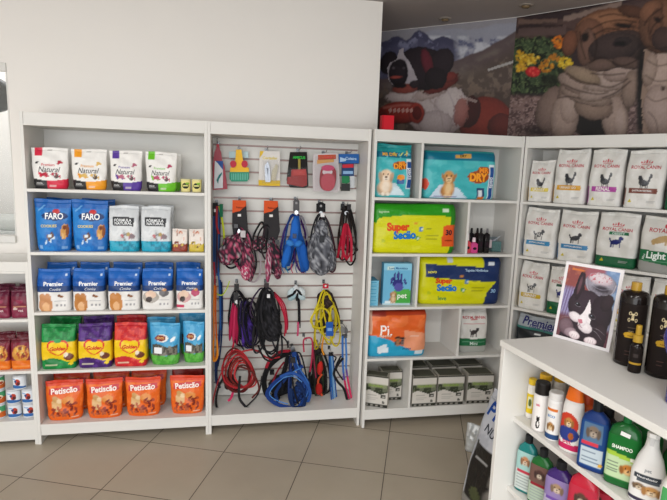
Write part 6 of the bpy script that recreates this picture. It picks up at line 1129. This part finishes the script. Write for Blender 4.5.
# ================================================================== big kibble sack on the floor
def art_sack(A):
    A.c[:] = lin('#b9bdc6'); A.m(fbm(A.u*4, A.v*5, 3) > .55, '#c9ccd4', .8); A.poly([(.1, .06), (.9, .06), (.9, .56), (.1, .58)], '#23211f'); A.m((A.v < .12), '#8f8d88'); A.dog(.62, .3, .17, 1.5, '#8a8680', '#4a4642', '#c8c4bc'); A.ell(.3, .18, .1, .05, '#4c5236'); A.rect(.16, .44, .4, .47, '#d8d8d8', .6); return A
ps = np.array([2.435, -1.08])
packet('kibble_sack', 'large grey-white kibble sack leaning on the floor behind the counter end', 'kibble sack', .42, .62, .16, 'sack', art_sack, [('Premier', .5, .8, .8, '#1f4a9c', dict(bold=.03, rot=-.25)), ('NUTRIÇÃO', .52, .67, .7, '#3c4048', dict(bold=.015, rot=-.2))], (ps[0], ps[1], .016), R(-78), seed=301, rx=R(-12))
q = at_z(472, 451, 0)
t = MB(); S_ = surf(.09, height_to(q[0], q[1], 0, 424), .05, 'sack', 7, 2.2); V, Fc, K = sheet(S_, np.linspace(0, 1, 16), 0, 1, 24, lambda u, v: np.tile(lin('#cfd2d2'), (len(u), 1)), True, True); t.add(V, Fc, '#cfd2d2')
o = t.build('crumpled_bag', M['foil'], None, True); o.location = (q[0], q[1], .001); o.rotation_euler = (0, 0, R(-30)); tag(o, 'small crumpled silvery bag on the floor behind the big sack', 'bag')
# ================================================================== light
w = bpy.data.worlds.new('sky'); bpy.context.scene.world = w; w.use_nodes = True
w.node_tree.nodes['Background'].inputs[0].default_value = (.86, .93, 1, 1); w.node_tree.nodes['Background'].inputs[1].default_value = .8
def area(name, loc, rot, sx, sy, power, col=(1, 1, 1)):
    l = bpy.data.lights.new(name, 'AREA'); l.shape = 'RECTANGLE'; l.size = sx; l.size_y = sy; l.energy = power; l.color = col
    o = bpy.data.objects.new(name, l); C.objects.link(o); o.location = loc; o.rotation_euler = rot; return o
area('shopfront_daylight', (-1.0, YF+.12, 1.5), (R(90), 0, 0), 6.6, 2.4, 158, (.97, .985, 1))
area('room_beyond_window_light', (-.6, 1.2, ZC-.05), (0, 0, 0), 1.4, .5, 15)
for i, (x, y) in enumerate(((-.6, -2.6), (1.6, -3.4), (.4, -4.6))):  # unseen ceiling panels, added to brighten the floor and the counter top
    t = thing('added_fill_panel', 'added flat fill light panel on the ceiling, out of view', 'ceiling light', (x, y, ZC), 0, 'added ceiling fill panels')
    MB().box(-.62, .62, -.17, .17, -.03, -.001, '#e8e8e6').build('fill_panel_housing', M['plastic'], t); area('fill_panel_lamp', (x, y, ZC-.035), (0, 0, 0), 1.2, .3, 31, (1, .985, .95))
# ================================================================== camera
cd = bpy.data.cameras.new('camera'); cam = bpy.data.objects.new('camera', cd); C.objects.link(cam)
cd.sensor_fit = 'HORIZONTAL'; cd.sensor_width = 36; cd.lens = F/667*36; cd.clip_start = .02
cam.matrix_world = Matrix(((RT[0], UP[0], -FW[0], CAM[0]), (RT[1], UP[1], -FW[1], CAM[1]), (RT[2], UP[2], -FW[2], CAM[2]), (0, 0, 0, 1)))
sc = bpy.context.scene; sc.camera = cam
sc.view_settings.view_transform = 'Standard'; sc.view_settings.look = 'None'; sc.view_settings.gamma = 1; sc.view_settings.exposure = .17; sc.view_settings.use_curve_mapping = False
